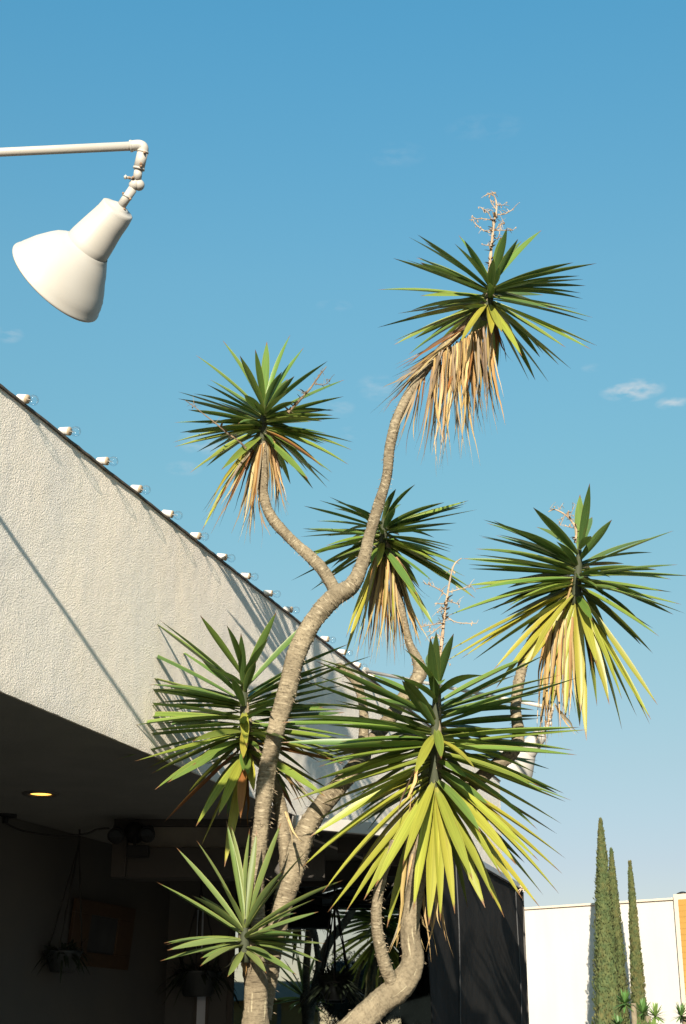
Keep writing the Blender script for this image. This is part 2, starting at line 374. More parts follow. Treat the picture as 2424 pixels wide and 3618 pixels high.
# facade under the canopy, further back, with the window
YF = 15.2
zt = P(1200, 3132, YF).z
xl = P(806, 3400, YF).x; XE = 1.40
fw = MB(); fw.abox(xw(YF, -2.5), xl, YF, YF + .2, 0.001, 3.33); fw.abox(xl, .6, YF, YF + .2, zt + .04, 3.33); fw.abox(.6, XE, YF, YF + .2, zt + .04, 3.2); fw.abox(xl, XE, YF, YF + .2, 0.001, .9)
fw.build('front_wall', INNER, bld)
gw = MB(); gw.abox(xl + .002, XE, YF + .05, YF + .06, .9, zt + .038)
wf = MB(); wf.abox(xl, xl + .06, YF - .02, YF + .05, .9, zt); wf.abox(xl, XE, YF - .02, YF + .05, zt - .001, zt + .04)
fr = bevel(wf.build('window', DARKWOOD, bld)); gw.build('pane', WINDOW, fr)
# narrow sidelight left of the window
a = P(697, 3520, YF - .01); b = P(722, 3700, YF - .01)
sd = MB(); sd.abox(a.x - .03, a.x, YF - .03, YF - .002, .3, a.z); sd.abox(b.x, b.x + .03, YF - .03, YF - .002, .3, a.z); sd.abox(a.x - .03, b.x + .03, YF - .03, YF - .002, a.z, a.z + .03)
sdo = sd.build('sidelight', DARKWOOD, bld); s2 = MB(); s2.abox(a.x + .001, b.x - .001, YF - .02, YF - .012, .3, a.z - .001)
SIDEG = mat('painted_light_sidelight_glass', (.26, .30, .36), .3); s2.build('pane', SIDEG, sdo)  # the pane's light blue brightness is painted into its base colour
for dx in (701, 718):
    s3 = MB(); p0 = P(dx, 3215, YF - .03); p1 = P(dx, 3370, YF - .03); s3.abox(p0.x - .008, p0.x + .008, YF - .05, YF - .03, p1.z, p0.z); s3.build('door_bar', RAIL, bld)

# ---- canopy with black canvas side
ZC = 3.2
c0 = PZ(1046, 2907, ZC); c1 = PZ(1497, 2949, ZC); c2 = PZ(1840, 3146, ZC)
can = empty('patio_canopy', (c0.x, c0.y, 0), 'flat white edged patio canopy with black canvas hung along its right side', 'canopy')
fd = (c1 - c0).normalized(); fnrm = Vector((fd.y, -fd.x, 0))
tr_ = MB(); th = .05
tr_.box((c0 + c1) / 2 + Vector((0, 0, th * .2)) - fnrm * .03, fd * (c1 - c0).length / 2, fnrm * .03, (0, 0, th)); bevel(tr_.build('front_trim', WHITEP, can))
cr = MB(); cr.prism([(xw(11.6, .03), 11.75), (c0.x + .02, c0.y + .07), (c1.x - .03, c1.y + .06), (c2.x - .03, c2.y), (c2.x - .03, YF + 2.2), (xw(YF + 2.2, .03), YF + 2.2)], ZC + .01, ZC + .06); cr.build('canopy_deck', DARKWOOD, can)
for k in range(4):                       # joists seen from below
    y = c1.y + .35 + k * .72; x0 = xw(y, .18); x1 = c1.x + (y - c1.y) * (c2.x - c1.x) / (c2.y - c1.y) - .06
    j = MB(); j.abox(x0, x1, y, y + .09, ZC - .11 - .02 * k, ZC + .018); bevel(j.build('joist', BAND if k % 2 else DARKWOOD, can))
rd = (c2 - c1).normalized(); rn = Vector((rd.y, -rd.x, 0))
rl = MB(); rl.box((c1 + c2) / 2 + rn * .02 + Vector((0, 0, .02)), rd * (c2 - c1).length / 2, rn * .03, (0, 0, .028)); bevel(rl.build('side_rail', RAIL, can))
# canvas: a hanging cloth with folds
cv = MB(); NU, NZ = 150, 60; Lc = (c2 - c1).length; vs = []
for i in range(NU + 1):
    s = i / NU
    for j in range(NZ + 1):
        q = j / NZ; z = ZC - .01 - q * (ZC - .05)
        fold = .006 * math.sin(s * 26 + 1.3 * math.sin(q * 3)) * (.3 + q) + .03 * noise.noise(Vector((s * 5, q * 3, 2))) * min(1, q * 3) + .006 * noise.noise(Vector((s * 22, q * 3, 5)))
        e = Lc * s
        if s > .86:                      # the free end draws in, then out
            k = (s - .86) / .14; e += k * k * (-.10 * math.exp(-((q - .20) / .10) ** 2) + .16 * q * q * 2.2 + .05 * math.exp(-((q - .045) / .03) ** 2))
        vs.append(c1 + rd * e + rn * (fold + .015) + Vector((0, 0, z - ZC)))
cv.add(vs, [(i * (NZ + 1) + j, (i + 1) * (NZ + 1) + j, (i + 1) * (NZ + 1) + j + 1, i * (NZ + 1) + j + 1) for i in range(NU) for j in range(NZ)])
cvo = cv.build('canvas_panel', CLOTH, can, smooth=True); so2 = cvo.modifiers.new('thick', 'SOLIDIFY'); so2.thickness = .004
for s in (.24, .905):
    sm = MB(); pts = []
    for j in range(14):
        q = j / 13; i = int(s * NU); jj = int(q * NZ); pts.append(vs[i * (NZ + 1) + jj] + rn * .010)
    sm.tube(pts, .006, 6); sm.build('seam', CABLEG, cvo, smooth=True)
kn = MB(); kp = c1 + rd * Lc * .93 + rn * .07 + Vector((0, 0, -.02)); random.seed(3)
for k in range(26):
    d = Vector((random.gauss(0, 1), random.gauss(0, 1), random.gauss(0, 1))).normalized(); e = kp + d * random.uniform(.03, .08)
    kn.tube([kp, (kp + e) / 2 + Vector((0, 0, .01)), e], [.008, .006, .002], 5)
ROPE = mat('pale_rope', (.42, .33, .25), .9); kn.build('rope_knot', ROPE, can, smooth=True)
pk = MB(); pk.abox(c2.x - .05, c2.x + .03, c2.y - .02, c2.y + .06, .001, ZC - .02); pk.build('post', DARKWOOD, can)

# ------------------------------------------------------------------ porch fittings
# recessed ceiling light (lit)
rc = PZ(145, 2803, ZB)
rl_ = empty('recessed_light', (rc.x, rc.y, ZB), 'round amber ceiling downlight glowing in the dark porch soffit', 'ceiling light')
def ring_disc(c, r0, r1, z, mb, seg=36, th=.012):
    pts = []
    for k in range(seg):
        a = 2 * math.pi * k / seg; pts.append((math.cos(a), math.sin(a)))
    vs = [(c.x + x * r, c.y + y * r, zz) for r, zz in ((r1, z), (r1 * .97, z - th), (r0 * 1.05, z - th), (r0, z - .002)) for x, y in pts]
    mb.add(vs, [(j * seg + k, j * seg + (k + 1) % seg, (j + 1) * seg + (k + 1) % seg, (j + 1) * seg + k) for j in range(3) for k in range(seg)])
t_ = MB(); ring_disc(rc, .085, .14, ZB - .001, t_); t_.build('trim_ring', mat('downlight_trim', (.10, .09, .08), .5), rl_, smooth=True)
LIT = mat('lit_downlight', (.6, .35, .1), .5, emit=((1.0, .48, .08), 1.6))
t_ = MB(); seg = 28; t_.add([(rc.x + math.cos(k * 2 * math.pi / seg) * .083, rc.y + math.sin(k * 2 * math.pi / seg) * .083, ZB - .003) for k in range(seg)], [tuple(range(seg))]); t_.build('lamp_face', LIT, rl_)
# ceiling junction box with a sagging cable to the flood light
jb = PZ(22, 2878, ZB)
jx = empty('ceiling_outlet', jb, 'small dark outlet box on the soffit at the left edge with a sagging cable', 'outlet')
t_ = MB(); ring_disc(jb, .02, .09, ZB - .001, t_, 20, .02); t_.tube([jb, jb - Vector((0, 0, .07))], .022, 12); t_.build('box', BLACK, jx, smooth=True)
def sag(a, b, d, n=18): return [a.lerp(b, i / n) - Vector((0, 0, d * 4 * (i / n) * (1 - i / n))) for i in range(n + 1)]
fl = P(470, 2935, YB - .14)
q0 = jb - Vector((0, 0, .07)); q1 = P(80, 2935, 12); q2 = P(200, 2953, 12.05); q3 = P(300, 2947, 12.05); q4 = P(345, 2930, 12.05); q5 = fl + Vector((-.2, 0, .02))
def smooth_path(pts, n=8):
    o = []
    pp = [pts[0]] + pts + [pts[-1]]
    for i in range(1, len(pp) - 2):
        for k in range(n):
            t = k / n; a, b, c, d = pp[i - 1], pp[i], pp[i + 1], pp[i + 2]
            o.append(.5 * ((2 * b) + (c - a) * t + (2 * a - 5 * b + 4 * c - d) * t * t + (3 * b - a - 3 * c + d) * t ** 3))
    o.append(pts[-1]); return o
t_ = MB(); t_.tube(smooth_path([q0, q1, q2, q3, q4, q5]), .008, 8); t_.build('cable', CORD, jx, smooth=True)
fo = empty('flood_light', fl, 'black twin head flood light with sensor box mounted on the header beam', 'flood light')
t_ = MB(); t_.tube([fl + Vector((0, .14, 0)), fl + Vector((0, .02, 0))], [.09, .075], 16); t_.build('base', BLACK, fo, smooth=True)
for s in (-1, 1):
    t_ = MB(); c = fl + Vector((s * .13, -.03, -.02 + .005 * s)); t_.tube([c + Vector((0, .07, .03)), c + Vector((0, .04, .02)), c, c - Vector((0, .06, .03)), c - Vector((0, .065, .03))], [.02, .045, .055, .068, .058], 18)
    hd = t_.build('head', BLACK, fo, smooth=True)
    t_ = MB(); c2_ = c - Vector((0, .067, .031)); t_.tube([c2_, c2_ - Vector((0, .002, .001))], .050, 18); t_.build('lens', mat('grey_lens', (.02, .022, .024), .6, spec=.2), hd)
t_ = MB(); c = fl + Vector((.05, 0, -.17)); t_.box(c, (.09, 0, 0), (0, .05, 0), (0, 0, .045)); t_.tube([c + Vector((-.03, 0, .04)), c + Vector((-.03, 0, .15))], .012, 8); bevel(t_.build('sensor_box', BLACK, fo), .008)

# framed picture on the side wall (n = -2.3)
def on_side(px, py, n=-2.27):
    r = ray(px, py); t = (n - WD) / (r.dot(WN)); q = r * t; return Vector((q.x, q.y, q.z + EYE))
qa, qb, qc, qd = on_side(262, 3165), on_side(455, 3215), on_side(468, 3410), on_side(238, 3428)
uc = (qa + qb + qc + qd) / 4; ulen = ((qb + qc) - (qa + qd)).dot(WU) / 4; zl = ((qa.z + qb.z) - (qc.z + qd.z)) / 4
pic = empty('framed_picture', uc, 'wide brown wooden picture frame hanging on the dark porch side wall', 'picture')
lean = (Vector((0, 0, 1)) + WN * .10).normalized(); nl = WU.cross(lean).normalized()
if nl.dot(WN) < 0: nl = -nl
fwid = ulen * .32
for a, b, c, d in ((0, 1, 1, .0), (0, -1, 1, .0), (1, 0, 0, 1), (-1, 0, 0, 1)):
    t_ = MB()
    if c: t_.box(uc + lean * b * (zl - .06), WU * ulen, nl * .018, lean * .06)
    else: t_.box(uc + WU * a * (ulen - .16), WU * .16, nl * .018, lean * (zl - .121))
    bevel(t_.build('frame_rail', FRAMEM, pic))
t_ = MB(); t_.box(uc - nl * .006, WU * (ulen - .32), nl * .006, lean * (zl - .121)); t_.build('print', PICT, pic)

def blade(mb, a, b, w, up=Vector((0, 0, 1)), bend=.0, n=4):
    d = (b - a); x = d.cross(up).normalized()
    if x.length < .1: x = Vector((1, 0, 0))
    zn = x.cross(d).normalized(); vs = []
    for i in range(n + 1):
        t = i / n; p = a.lerp(b, t) - zn * 0 - Vector((0, 0, bend * t * t)); ww = w * math.sin(math.pi * min(.97, .12 + .85 * t)) ** .7
        vs += [p - x * ww / 2, p + x * ww / 2]
    mb.add(vs, [(2 * i, 2 * i + 1, 2 * i + 3, 2 * i + 2) for i in range(n)])

def hanging_plant(top, potc, r, label, n=90, hang=.25, seed=1, potm=POT):
    random.seed(seed)
    o = empty('hanging_plant', potc, label, 'hanging plant')
    t_ = MB(); t_.tube([potc + Vector((0, 0, -r * .9)), potc + Vector((0, 0, -r * .85)), potc + Vector((0, 0, 0)), potc + Vector((0, 0, .02))], [r * .55, r * .6, r * .95, r], 24); t_.build('pot', potm, o, smooth=True)
    mid = top - Vector((0, 0, (top.z - potc.z) * .12))
    t_ = MB(); t_.tube([top, mid], .009, 8); t_.build('hook', CORD, o)
    for k in range(3):
        a = 2.1 * k + .5; e = potc + Vector((math.cos(a) * r, math.sin(a) * r, .02)); t_ = MB()
        pts = [mid.lerp(e, i / 12) + Vector((.003 * math.sin(i * 2.2), 0, 0)) for i in range(13)]
        t_.tube(pts, [.007 + .004 * (i % 4 == 0) for i in range(13)], 6); t_.build('cord', CORD, o)
    t_ = MB()
    for k in range(n):
        a = random.uniform(0, 6.28); e = random.uniform(-.4, 1.3); l = r * random.uniform(.5, 1.5)
        s0 = potc + Vector((math.cos(a), math.sin(a), 0)) * r * random.uniform(.1, .8)
        d = Vector((math.cos(a) * math.cos(e), math.sin(a) * math.cos(e), math.sin(e)))
        blade(t_, s0, s0 + d * l, r * random.uniform(.10, .20), bend=hang * l * random.uniform(.4, 1.8))
    tag(t_.build('foliage', FOL, o), kind='stuff')
    return o
hp = P(190, 3320, 11.2)
hanging_plant(PZ(282, 2930, ZB) * 1.0, Vector((PZ(282, 2930, ZB).x + -.06, PZ(282, 2930, ZB).y - .1, P(255, 3340, 11.6).z)), .17, 'hanging planter in front of the framed picture in the dark porch', seed=4, hang=.5)
hanging_plant(P(1182, 3105, 14.6), P(1182, 3475, 14.6), .17, 'bushy plant hung on three cords before the reflecting window', n=420, seed=6, hang=.35)
hanging_plant(P(712, 3105, 14.9), P(700, 3440, 14.9), .24, 'dark planter hung left of the window behind the small yucca head', n=110, seed=9, hang=.5)
wc = MB(); wc.tube(sag(P(1085, 3160, 14.7), P(1420, 3170, 14.7), .045), .007, 6)
tag(wc.build('window_cable', CORD, None, smooth=True), 'thin black cable slung across the window behind the hanging cords', 'cable')

# ------------------------------------------------------------------ parapet bulbs
def bulb_fixture(u, first=None):
    base = W(u, -.03, ZT + .045)
    ax = (WN * math.cos(R(14)) - Vector((0, 0, math.sin(R(14))))).normalized()
    if first is None:
        o = empty('parapet_bulb', base)
        t_ = MB(); t_.tube([base, base + ax * .004, base + ax * .066, base + ax * .07], [.021, .023, .0265, .025], 16); t_.build('socket', SOCK, o, smooth=True)
        t_ = MB(); t_.tube([base + ax * .069, base + ax * .073], [.0270, .0270], 16); t_.build('socket_rim', SOCKRIM, o, smooth=True)
        t_ = MB(); pr = [(.070, .013), (.080, .015), (.092, .023), (.104, .0295), (.118, .032), (.131, .0295), (.141, .022), (.148, .011), (.150, .001)]
        t_.tube([base + ax * a for a, r in pr], [r for a, r in pr], 20, cap=False); gb = t_.build('glass_bulb', BULB, o, smooth=True)
        t_ = MB(); t_.tube([base + ax * .074, base + ax * .10], [.004, .003], 6); t_.tube([base + ax * .10 + Vector((0, 0, .01)), base + ax * .112, base + ax * .10 - Vector((0, 0, .01))], .0012, 5)
        t_.build('filament_mount', mat('filament_steel', (.7, .7, .7), .2, metal=.9), gb)
        br = MB(); br.box(base - ax * .006 - Vector((0, 0, .018)), WU * .012, ax * .006, (0, 0, .024)); br.build('bracket', WHITEP, o)
        return o
    r = first.copy(); COL.objects.link(r); r.location = base
    for ch in first.children:
        c = ch.copy(); COL.objects.link(c); c.parent = r
        for gch in ch.children:
            d = gch.copy(); COL.objects.link(d); d.parent = c
    return r
bf = None; NB = 15
ordn = ['second', 'third', 'fourth', 'fifth', 'sixth', 'seventh', 'eighth', 'ninth', 'tenth', 'eleventh', 'twelfth', 'thirteenth', 'fourteenth', 'fifteenth']
for k in range(NB):
    o = bulb_fixture(6.545 + .5 * k, bf); bf = bf or o
    rt_ = random.Random(k + 40); o.rotation_euler = (rt_.uniform(-.07, .07), rt_.uniform(-.10, .10), rt_.uniform(-.14, .14)); o['category'] = 'light bulb'; o['group'] = 'clear bulbs along the parapet edge'
    o['label'] = 'clear bulb in white socket on the parapet, nearest one at the far left' if k == 0 else 'clear bulb in white socket on the parapet edge, %s from the left' % ordn[k - 1]

# ------------------------------------------------------------------ barn lamps
def lamp(elbow, k, Y, base, label, seed):
    """elbow: photo position of the elbow, k: px per crop px, Y: depth; base: world point where the arm is fixed"""
    ez = P(*elbow, Y); rt = Vector((1, 0, 0)); vw = Vector((0, math.cos(PITCH), math.sin(PITCH))); up = Vector((0, -math.sin(PITCH), math.cos(PITCH)))
    m = (ez - Vector((0, 0, EYE))).dot(vw) / F * k
    def C(x, y, d=0): return ez + rt * (x - 1110) * m - up * (y - 252) * m + vw * d * m
    o = empty('barn_lamp', base, label, 'outdoor lamp', 'white enamel barn lamps on long arms')
    arm = MB(); arm.tube([base, C(1030, 262)], 36 * m, 20); arm.build('arm', ENAMEL, o, smooth=True)
    fl_ = MB(); dr = (C(1030, 262) - base).normalized(); fl_.tube([base, base + dr * .03], 80 * m, 20); fl_.build('mounting_flange', ENAMEL, o)
    el = MB(); pts = [C(1034, 262), C(1085, 255), C(1115, 258), C(1133, 275), C(1131, 310)]; pts = smooth_path(pts, 5)
    el.tube(pts, 43 * m, 20); el.tube([C(1030, 262), C(1048, 260)], 48 * m, 20); el.build('elbow', ENAMEL, o, smooth=True)
    st = MB(); st.tube([C(1131, 308), C(1100, 440)], 43 * m, 20); st.tube([C(1102, 432), C(1098, 447)], 48 * m, 20); st.tube([C(1098, 447), C(1085, 530)], 34 * m, 18); st.tube([C(1133, 300), C(1130, 313)], 47 * m, 20)
    st.build('drop_pipe', ENAMEL, o, smooth=True)
    kn = MB()
    for dx, dd in ((-9, 0), (24, 8)):
        pts = []; rr = []
        for i in range(9):
            a = math.pi * i / 8; pts.append(C(1075 + dx, 568, dd) - vw * 0 + Vector((0, 0, 0)) + (rt * .3 + up * .95).normalized() * math.cos(a) * 46 * m); rr.append(max(.5, 46 * math.sin(a)) * m)
        kn.tube(pts, rr, 18)
    kn.build('swivel_joint', ENAMEL, o, smooth=True)
    ts = MB(); ts.tube([C(1060, 525, -20), C(1005, 518, -45)], 11 * m, 8); ts.tube([C(1012, 508, -50), C(1000, 516, -50), C(1004, 532, -50)], 13 * m, 8); ts.build('thumb_screw', ENAMEL, o, smooth=True)
    for x, y in ((1150, 322), (1122, 412), (1122, 430), (1058, 520), (1030, 522)):
        s_ = MB(); s_.tube([C(x, y, -30), C(x + 2, y, -52)], 11 * m, 10); s_.build('screw', RUST, o, smooth=True)
    nk = MB(); nk.tube([C(1052, 600), C(958, 738)], 36 * m, 18); nk.tube([C(1010, 655), C(1002, 668)], 42 * m, 18); nk.build('stem', ENAMEL, o, smooth=True)
    for x, y in ((980, 640), (1035, 685), (990, 765)):
        s_ = MB(); s_.tube([C(x, y, -18), C(x + 1, y, -34)], 9 * m, 8); s_.build('screw', RUST, o, smooth=True)
    # lofted rings: centre, radius, image axis, tilt away from the viewer
    def loft(rings, seg=48):
        vs = []; rings = [(x + 26 * q, y + 38 * q, rr_ - 25 * q, a_, b_, t_) for x, y, rr_, a_, b_, t_ in rings for q in [min(1, max(0, (rr_ - 240) / 170))]]
        for (x, y, r, ax, ay, tl) in rings:
            a2 = Vector((ax, ay)).normalized(); A = (rt * a2.x - up * a2.y) * math.cos(tl) + vw * math.sin(tl)
            p1 = (rt * a2.y + up * a2.x).normalized(); p2 = A.cross(p1).normalized(); c = C(x, y, r * 0)
            for q in range(seg):
                t = 2 * math.pi * q / seg; vs.append(c + (p1 * math.cos(t) + p2 * math.sin(t)) * r * m)
        return vs, [(i * seg + q, i * seg + (q + 1) % seg, (i + 1) * seg + (q + 1) % seg, (i + 1) * seg + q) for i in range(len(rings) - 1) for q in range(seg)]
    T = R(19)
    nk = MB(); nk.add(*loft([(962, 722, 30, -.62, .785, T), (952, 735, 70, -.62, .785, T), (946, 740, 82, -.62, .785, T), (943, 744, 84, -.62, .785, T), (939, 750, 122, -.62, .785, T), (935, 756, 135, -.62, .785, T), (926, 770, 137, -.63, .777, T), (900, 808, 142, -.635, .77, T),
                         (870, 843, 147, -.64, .768, T), (840, 876, 152, -.645, .764, T), (805, 918, 160, -.65, .76, T), (770, 962, 169, -.655, .755, T), (730, 1012, 178, -.66, .75, T), (694, 1058, 184, -.665, .746, T), (688, 1065, 181, -.665, .746, T)]))
    nk.build('neck', ENAMEL, o, smooth=True)
    sh = MB(); rg = [(697, 1058, 186, -.666, .746, T), (692, 1064, 192, -.666, .746, T), (682, 1070, 200, -.67, .742, T), (664, 1080, 222, -.68, .733, T), (638, 1096, 253, -.69, .722, T), (603, 1120, 291, -.695, .719, T), (565, 1148, 326, -.70, .714, T), (525, 1186, 372, -.715, .70, T), (488, 1226, 408, -.73, .683, T),
              (460, 1258, 428, -.737, .676, T), (436, 1284, 438, -.743, .669, T), (428, 1292, 448, -.743, .669, T), (419, 1300, 451, -.743, .669, T), (414, 1305, 446, -.743, .669, T), (424, 1295, 437, -.743, .669, T),
              (485, 1228, 402, -.73, .683, T), (562, 1150, 320, -.70, .714, T), (636, 1098, 246, -.69, .722, T), (680, 1072, 194, -.67, .742, T), (694, 1060, 60, -.666, .746, T)]
    sh.add(*loft(rg, 72)); sho = sh.build('shade', ENAMEL, o, smooth=True)
    # rust crack running up from the rim
    vs = []; cr = MB(); random.seed(seed)
    def sp(x, y, r, ang, lift=1.0):                # point on the shade's outer side
        A2 = Vector((-.75, .66)).normalized(); A = (rt * A2.x - up * A2.y) * math.cos(T) + vw * math.sin(T); p1 = (rt * A2.y + up * A2.x).normalized(); p2 = A.cross(p1).normalized()
        return C(x + 26, y + 38) + (p1 * math.cos(ang) + p2 * math.sin(ang)) * (r - 25) * lift * m
    sgn = -1 if (C(0, 0).dot(vw) * 0 + ((-(rt * -.75 - up * .66)).length)) and sp(0, 0, 1, math.pi / 2).dot(vw) > sp(0, 0, 1, -math.pi / 2).dot(vw) else 1
    for (a1, b1) in ((0, 1),):
        prof = [(428, 1292, 449), (436, 1284, 439), (460, 1258, 429), (488, 1226, 409), (525, 1186, 373), (545, 1167, 350)]
        pts = [sp(x, y, r, sgn * R(44 - 5 * i + random.uniform(-2, 2)), 1.003) for i, (x, y, r) in enumerate(prof)]
        fine = []
        for i in range(len(pts) - 1):
            for q in range(4):
                fine.append(pts[i].lerp(pts[i + 1], q / 4) + rt * random.uniform(-4, 4) * m)
        cr.tube(fine, [random.uniform(1.5, 4) * m for _ in fine], 5)
    cr.build('rust_crack', mat('orange_rust', (.50, .27, .08), .9), sho)
    return o
# the first arm comes in from the left, fixed to the parapet out of frame
YL = 4.75
ez = P(495, 512, YL); tipu = ez.dot(WU)
lamp((495, 512), .4464, YL, W(tipu - .05, .0, 5.13), 'large white enamel barn lamp reaching in from the left against open sky', 11)
ez2 = P(1945, 2496, 12.2)
lamp((1945, 2496), .19, 12.2, W(ez2.dot(WU) + 1.15, .0, 5.04), 'small distant barn lamp half hidden behind the right hand yucca', 12)

# ------------------------------------------------------------------ yuccas
def catmull(pts, step):
    pp = [pts[0] * 2 - pts[1]] + pts + [pts[-1] * 2 - pts[-2]]; o = []
    for i in range(1, len(pp) - 2):
        a, b, c, d = pp[i - 1], pp[i], pp[i + 1], pp[i + 2]
        n = max(2, int((Vector(b[:3]) - Vector(c[:3])).length / step))
        for k in range(n):
            t = k / n; o.append(.5 * ((2 * b) + (c - a) * t + (2 * a - 5 * b + 4 * c - d) * t * t + (3 * b - a - 3 * c + d) * t ** 3))
    o.append(pts[-1]); return o
def limb(name, tree, pts, m, ring=.032, ringamp=.05, fib=0, seed=0, cut=False):
    """pts: (px, py, width_px, Y)"""
    random.seed(seed)
    P4 = []
    for x, y, w, Y in pts:
        p = P(x, y, Y); P4.append(Vector((p.x, p.y, p.z, w * M_PER_PX(x, y, Y) / 2 * .87)))
    path = catmull(P4, .011); seg = 26
    mb = MB(); ref = None; vs = []; arc = 0; arcs = []; frames = []
    for i, q in enumerate(path):
        p = Vector(q[:3])
        if i: arc += (p - Vector(path[i - 1][:3])).length
        arcs.append(arc)
        t = (Vector(path[min(i + 2, len(path) - 1)][:3]) - Vector(path[max(i - 2, 0)][:3])).normalized()
        if ref is None: ref = Vector((0, 1, 0)) if abs(t.y) < .9 else Vector((1, 0, 0))
        ref = (ref - t * ref.dot(t)).normalized(); b = t.cross(ref); frames.append((p, t, ref.copy(), b, q[3]))
        for k in range(seg + 1):
            a = 2 * math.pi * (k % seg) / seg; d = ref * math.cos(a) + b * math.sin(a)
            nn = -.06 + noise.noise(Vector((math.cos(a) * 1.2 + seed, math.sin(a) * 1.2, arc * 4))) * .15 + noise.noise(Vector((math.cos(a) * 3, math.sin(a) * 3 + seed, arc * 14))) * .07 + noise.noise(Vector((math.cos(a) * 7, math.sin(a) * 7 + seed, arc * 40))) * .035
            ph = (arc / ring + .55 * noise.noise(Vector((math.cos(a) * 1.5, math.sin(a) * 1.5 + seed, arc * 9))) * 2) % 1.0
            saw = ringamp * ((1 - ph) ** 2 - .3) * (.6 + .8 * noise.noise(Vector((math.cos(a) * 2.2, math.sin(a) * 2.2, arc * 20 + seed))))
            vs.append(p + d * q[3] * (1 + nn + saw))
    n = seg + 1
    fs = []; uvs = []
    for i in range(len(path) - 1):
        for k in range(seg):
            fs.append((i * n + k, i * n + k + 1, (i + 1) * n + k + 1, (i + 1) * n + k))
            r = .09; uvs.append([(k / seg, arcs[i]), ((k + 1) / seg, arcs[i]), ((k + 1) / seg, arcs[i + 1]), (k / seg, arcs[i + 1])])
    mb.add(vs, fs, uvs)
    e = len(path) - 1
    mb.add([vs[e * n + k] for k in range(seg)] + [frames[-1][0] + frames[-1][1] * .02], [(k, (k + 1) % seg, seg) for k in range(seg)], mi=1)
    o = mb.build(name, [m, CUTEND if cut else m], tree, smooth=True)
    if fib:
        fb = MB(); L = arcs[-1]
        for k in range(int(fib * L * .6)):
            i = random.randrange(2, len(frames) - 2); p, t, rf_, b_, r = frames[i]; a = random.uniform(0, 6.283)
            d = rf_ * math.cos(a) + b_ * math.sin(a); s0 = p + d * r * .97; l = random.uniform(.006, .026)
            e_ = s0 + (d * .8 + Vector((0, 0, -.35)) + Vector((random.uniform(-.6, .6), random.uniform(-.6, .6), random.uniform(-.6, .3)))) * l
            sdv = t.cross(d) * random.uniform(.001, .0028)
            fb.add([s0 - sdv, s0 + sdv, (s0 + e_) / 2 + sdv * .7 + t * .003, e_], [(0, 1, 2), (0, 2, 3)])
        tag(fb.build('bark_fibres', FIB, o), kind='stuff')
    return o

# leaf variants: length along Y (0..1), width along X (-.5..5), z = fold and sag in units of width
def leaf_variant(widest, sag, fold, twist, dead=False, n=9, seed=0):
    rnd = random.Random(seed); mb = MB(); vs = []; uv = []
    for i in range(n + 1):
        t = i / n
        if dead: w = (.55 + .45 * math.sin(math.pi * min(1, t * 1.2))) * (1 - t ** 3 * .93)
        else:
            w = .42 + .58 * math.sin(math.pi / 2 * min(1, t / widest)) if t < widest else max(.02, math.cos(math.pi / 2 * ((t - widest) / (1 - widest)) ** 1.25))
            if t < .05: w *= .9
        z = -sag * t * t; a = twist * t; lat = (((seed * 7919) % 5 - 2) * 1.1 * t * t + .8 * math.sin(t * 5 + seed) * t) if dead else 0
        x0 = .5 * w
        f = fold * (1 - .4 * t) * w
        wob = (rnd.uniform(-.12, .12) if dead and 0 < i else 0)
        for s in (-1, 0, 1):
            X = s * x0; Z = (f if s else 0)
            vs.append((X * math.cos(a) - Z * math.sin(a) + wob + lat, t, z + X * math.sin(a) + Z * math.cos(a) + (wob if dead else 0)))
            uv.append((.5 + .5 * s, t))
    fs = [(i * 3 + k, i * 3 + k + 1, (i + 1) * 3 + k + 1, (i + 1) * 3 + k) for i in range(n) for k in (0, 1)]
    mb.add(vs, fs, [[uv[j] for j in f] for f in fs])
    return mb.mesh('dead_leaf' if dead else 'leaf', DEAD if dead else LEAF, smooth=True)
LV = [leaf_variant(.42 + .03 * (i % 3), (.25, .6, -.15, .9, .1, 1.3)[i], (.40, .32, .44, .36, .28, .42)[i], (.0, .25, -.2, .3, -.35, .1)[i]) for i in range(6)]
DV = [leaf_variant(.3, (.6, 2.4, -1.6, 3.4, 1.4, -2.4)[i], (.35, .5, .2, .4, .3, .5)[i], (.8, -1.2, 1.7, .4, -2.2, 1.2)[i], True, 10, i) for i in range(6)]
LONGMIX = LV

GREEN = (.098, .158, .032); DEEP = (.070, .122, .030); YEL = (.245, .240, .034); YG = (.145, .190, .032); BRN = (.20, .085, .025); TAN = (.45, .315, .145); TAN2 = (.33, .215, .09); YNG = (.125, .165, .050)
def jit(c, r, a=.14):
    k = 1 + r.uniform(-a, a); return (c[0] * k * (1 + r.uniform(-.12, .12)), c[1] * k, c[2] * k * (1 + r.uniform(-.1, .1)), 1)

def place_leaf(ros, base, tip, up, w, mesh, color, r, roll=None, name='leaf', lift=True):
    d = tip - base; L = d.length; y = d.normalized()
    z = (up - y * up.dot(y))
    if z.length < .15: z = y.orthogonal()
    z.normalize(); x = y.cross(z).normalized()
    ro = r.uniform(-.35, .35) if roll is None else roll
    z, x = z * math.cos(ro) + x * math.sin(ro), x * math.cos(ro) - z * math.sin(ro)
    M = Matrix(((x.x * w, y.x * L, z.x * w, base.x), (x.y * w, y.y * L, z.y * w, base.y), (x.z * w, y.z * L, z.z * w, base.z), (0, 0, 0, 1)))
    if isinstance(ros, MB):                                # many inner leaves joined into one part
        c4 = (*color[:3], r.random())
        ros.add([M @ v.co for v in mesh.vertices], [tuple(p.vertices) for p in mesh.polygons], [[tuple(mesh.uv_layers[0].data[li].uv) for li in p.loop_indices] for p in mesh.polygons])
        ros.cols += [c4] * sum(len(p.vertices) for p in mesh.polygons)
        return
    o = put(name, mesh, ros, M); o.color = color
    return o

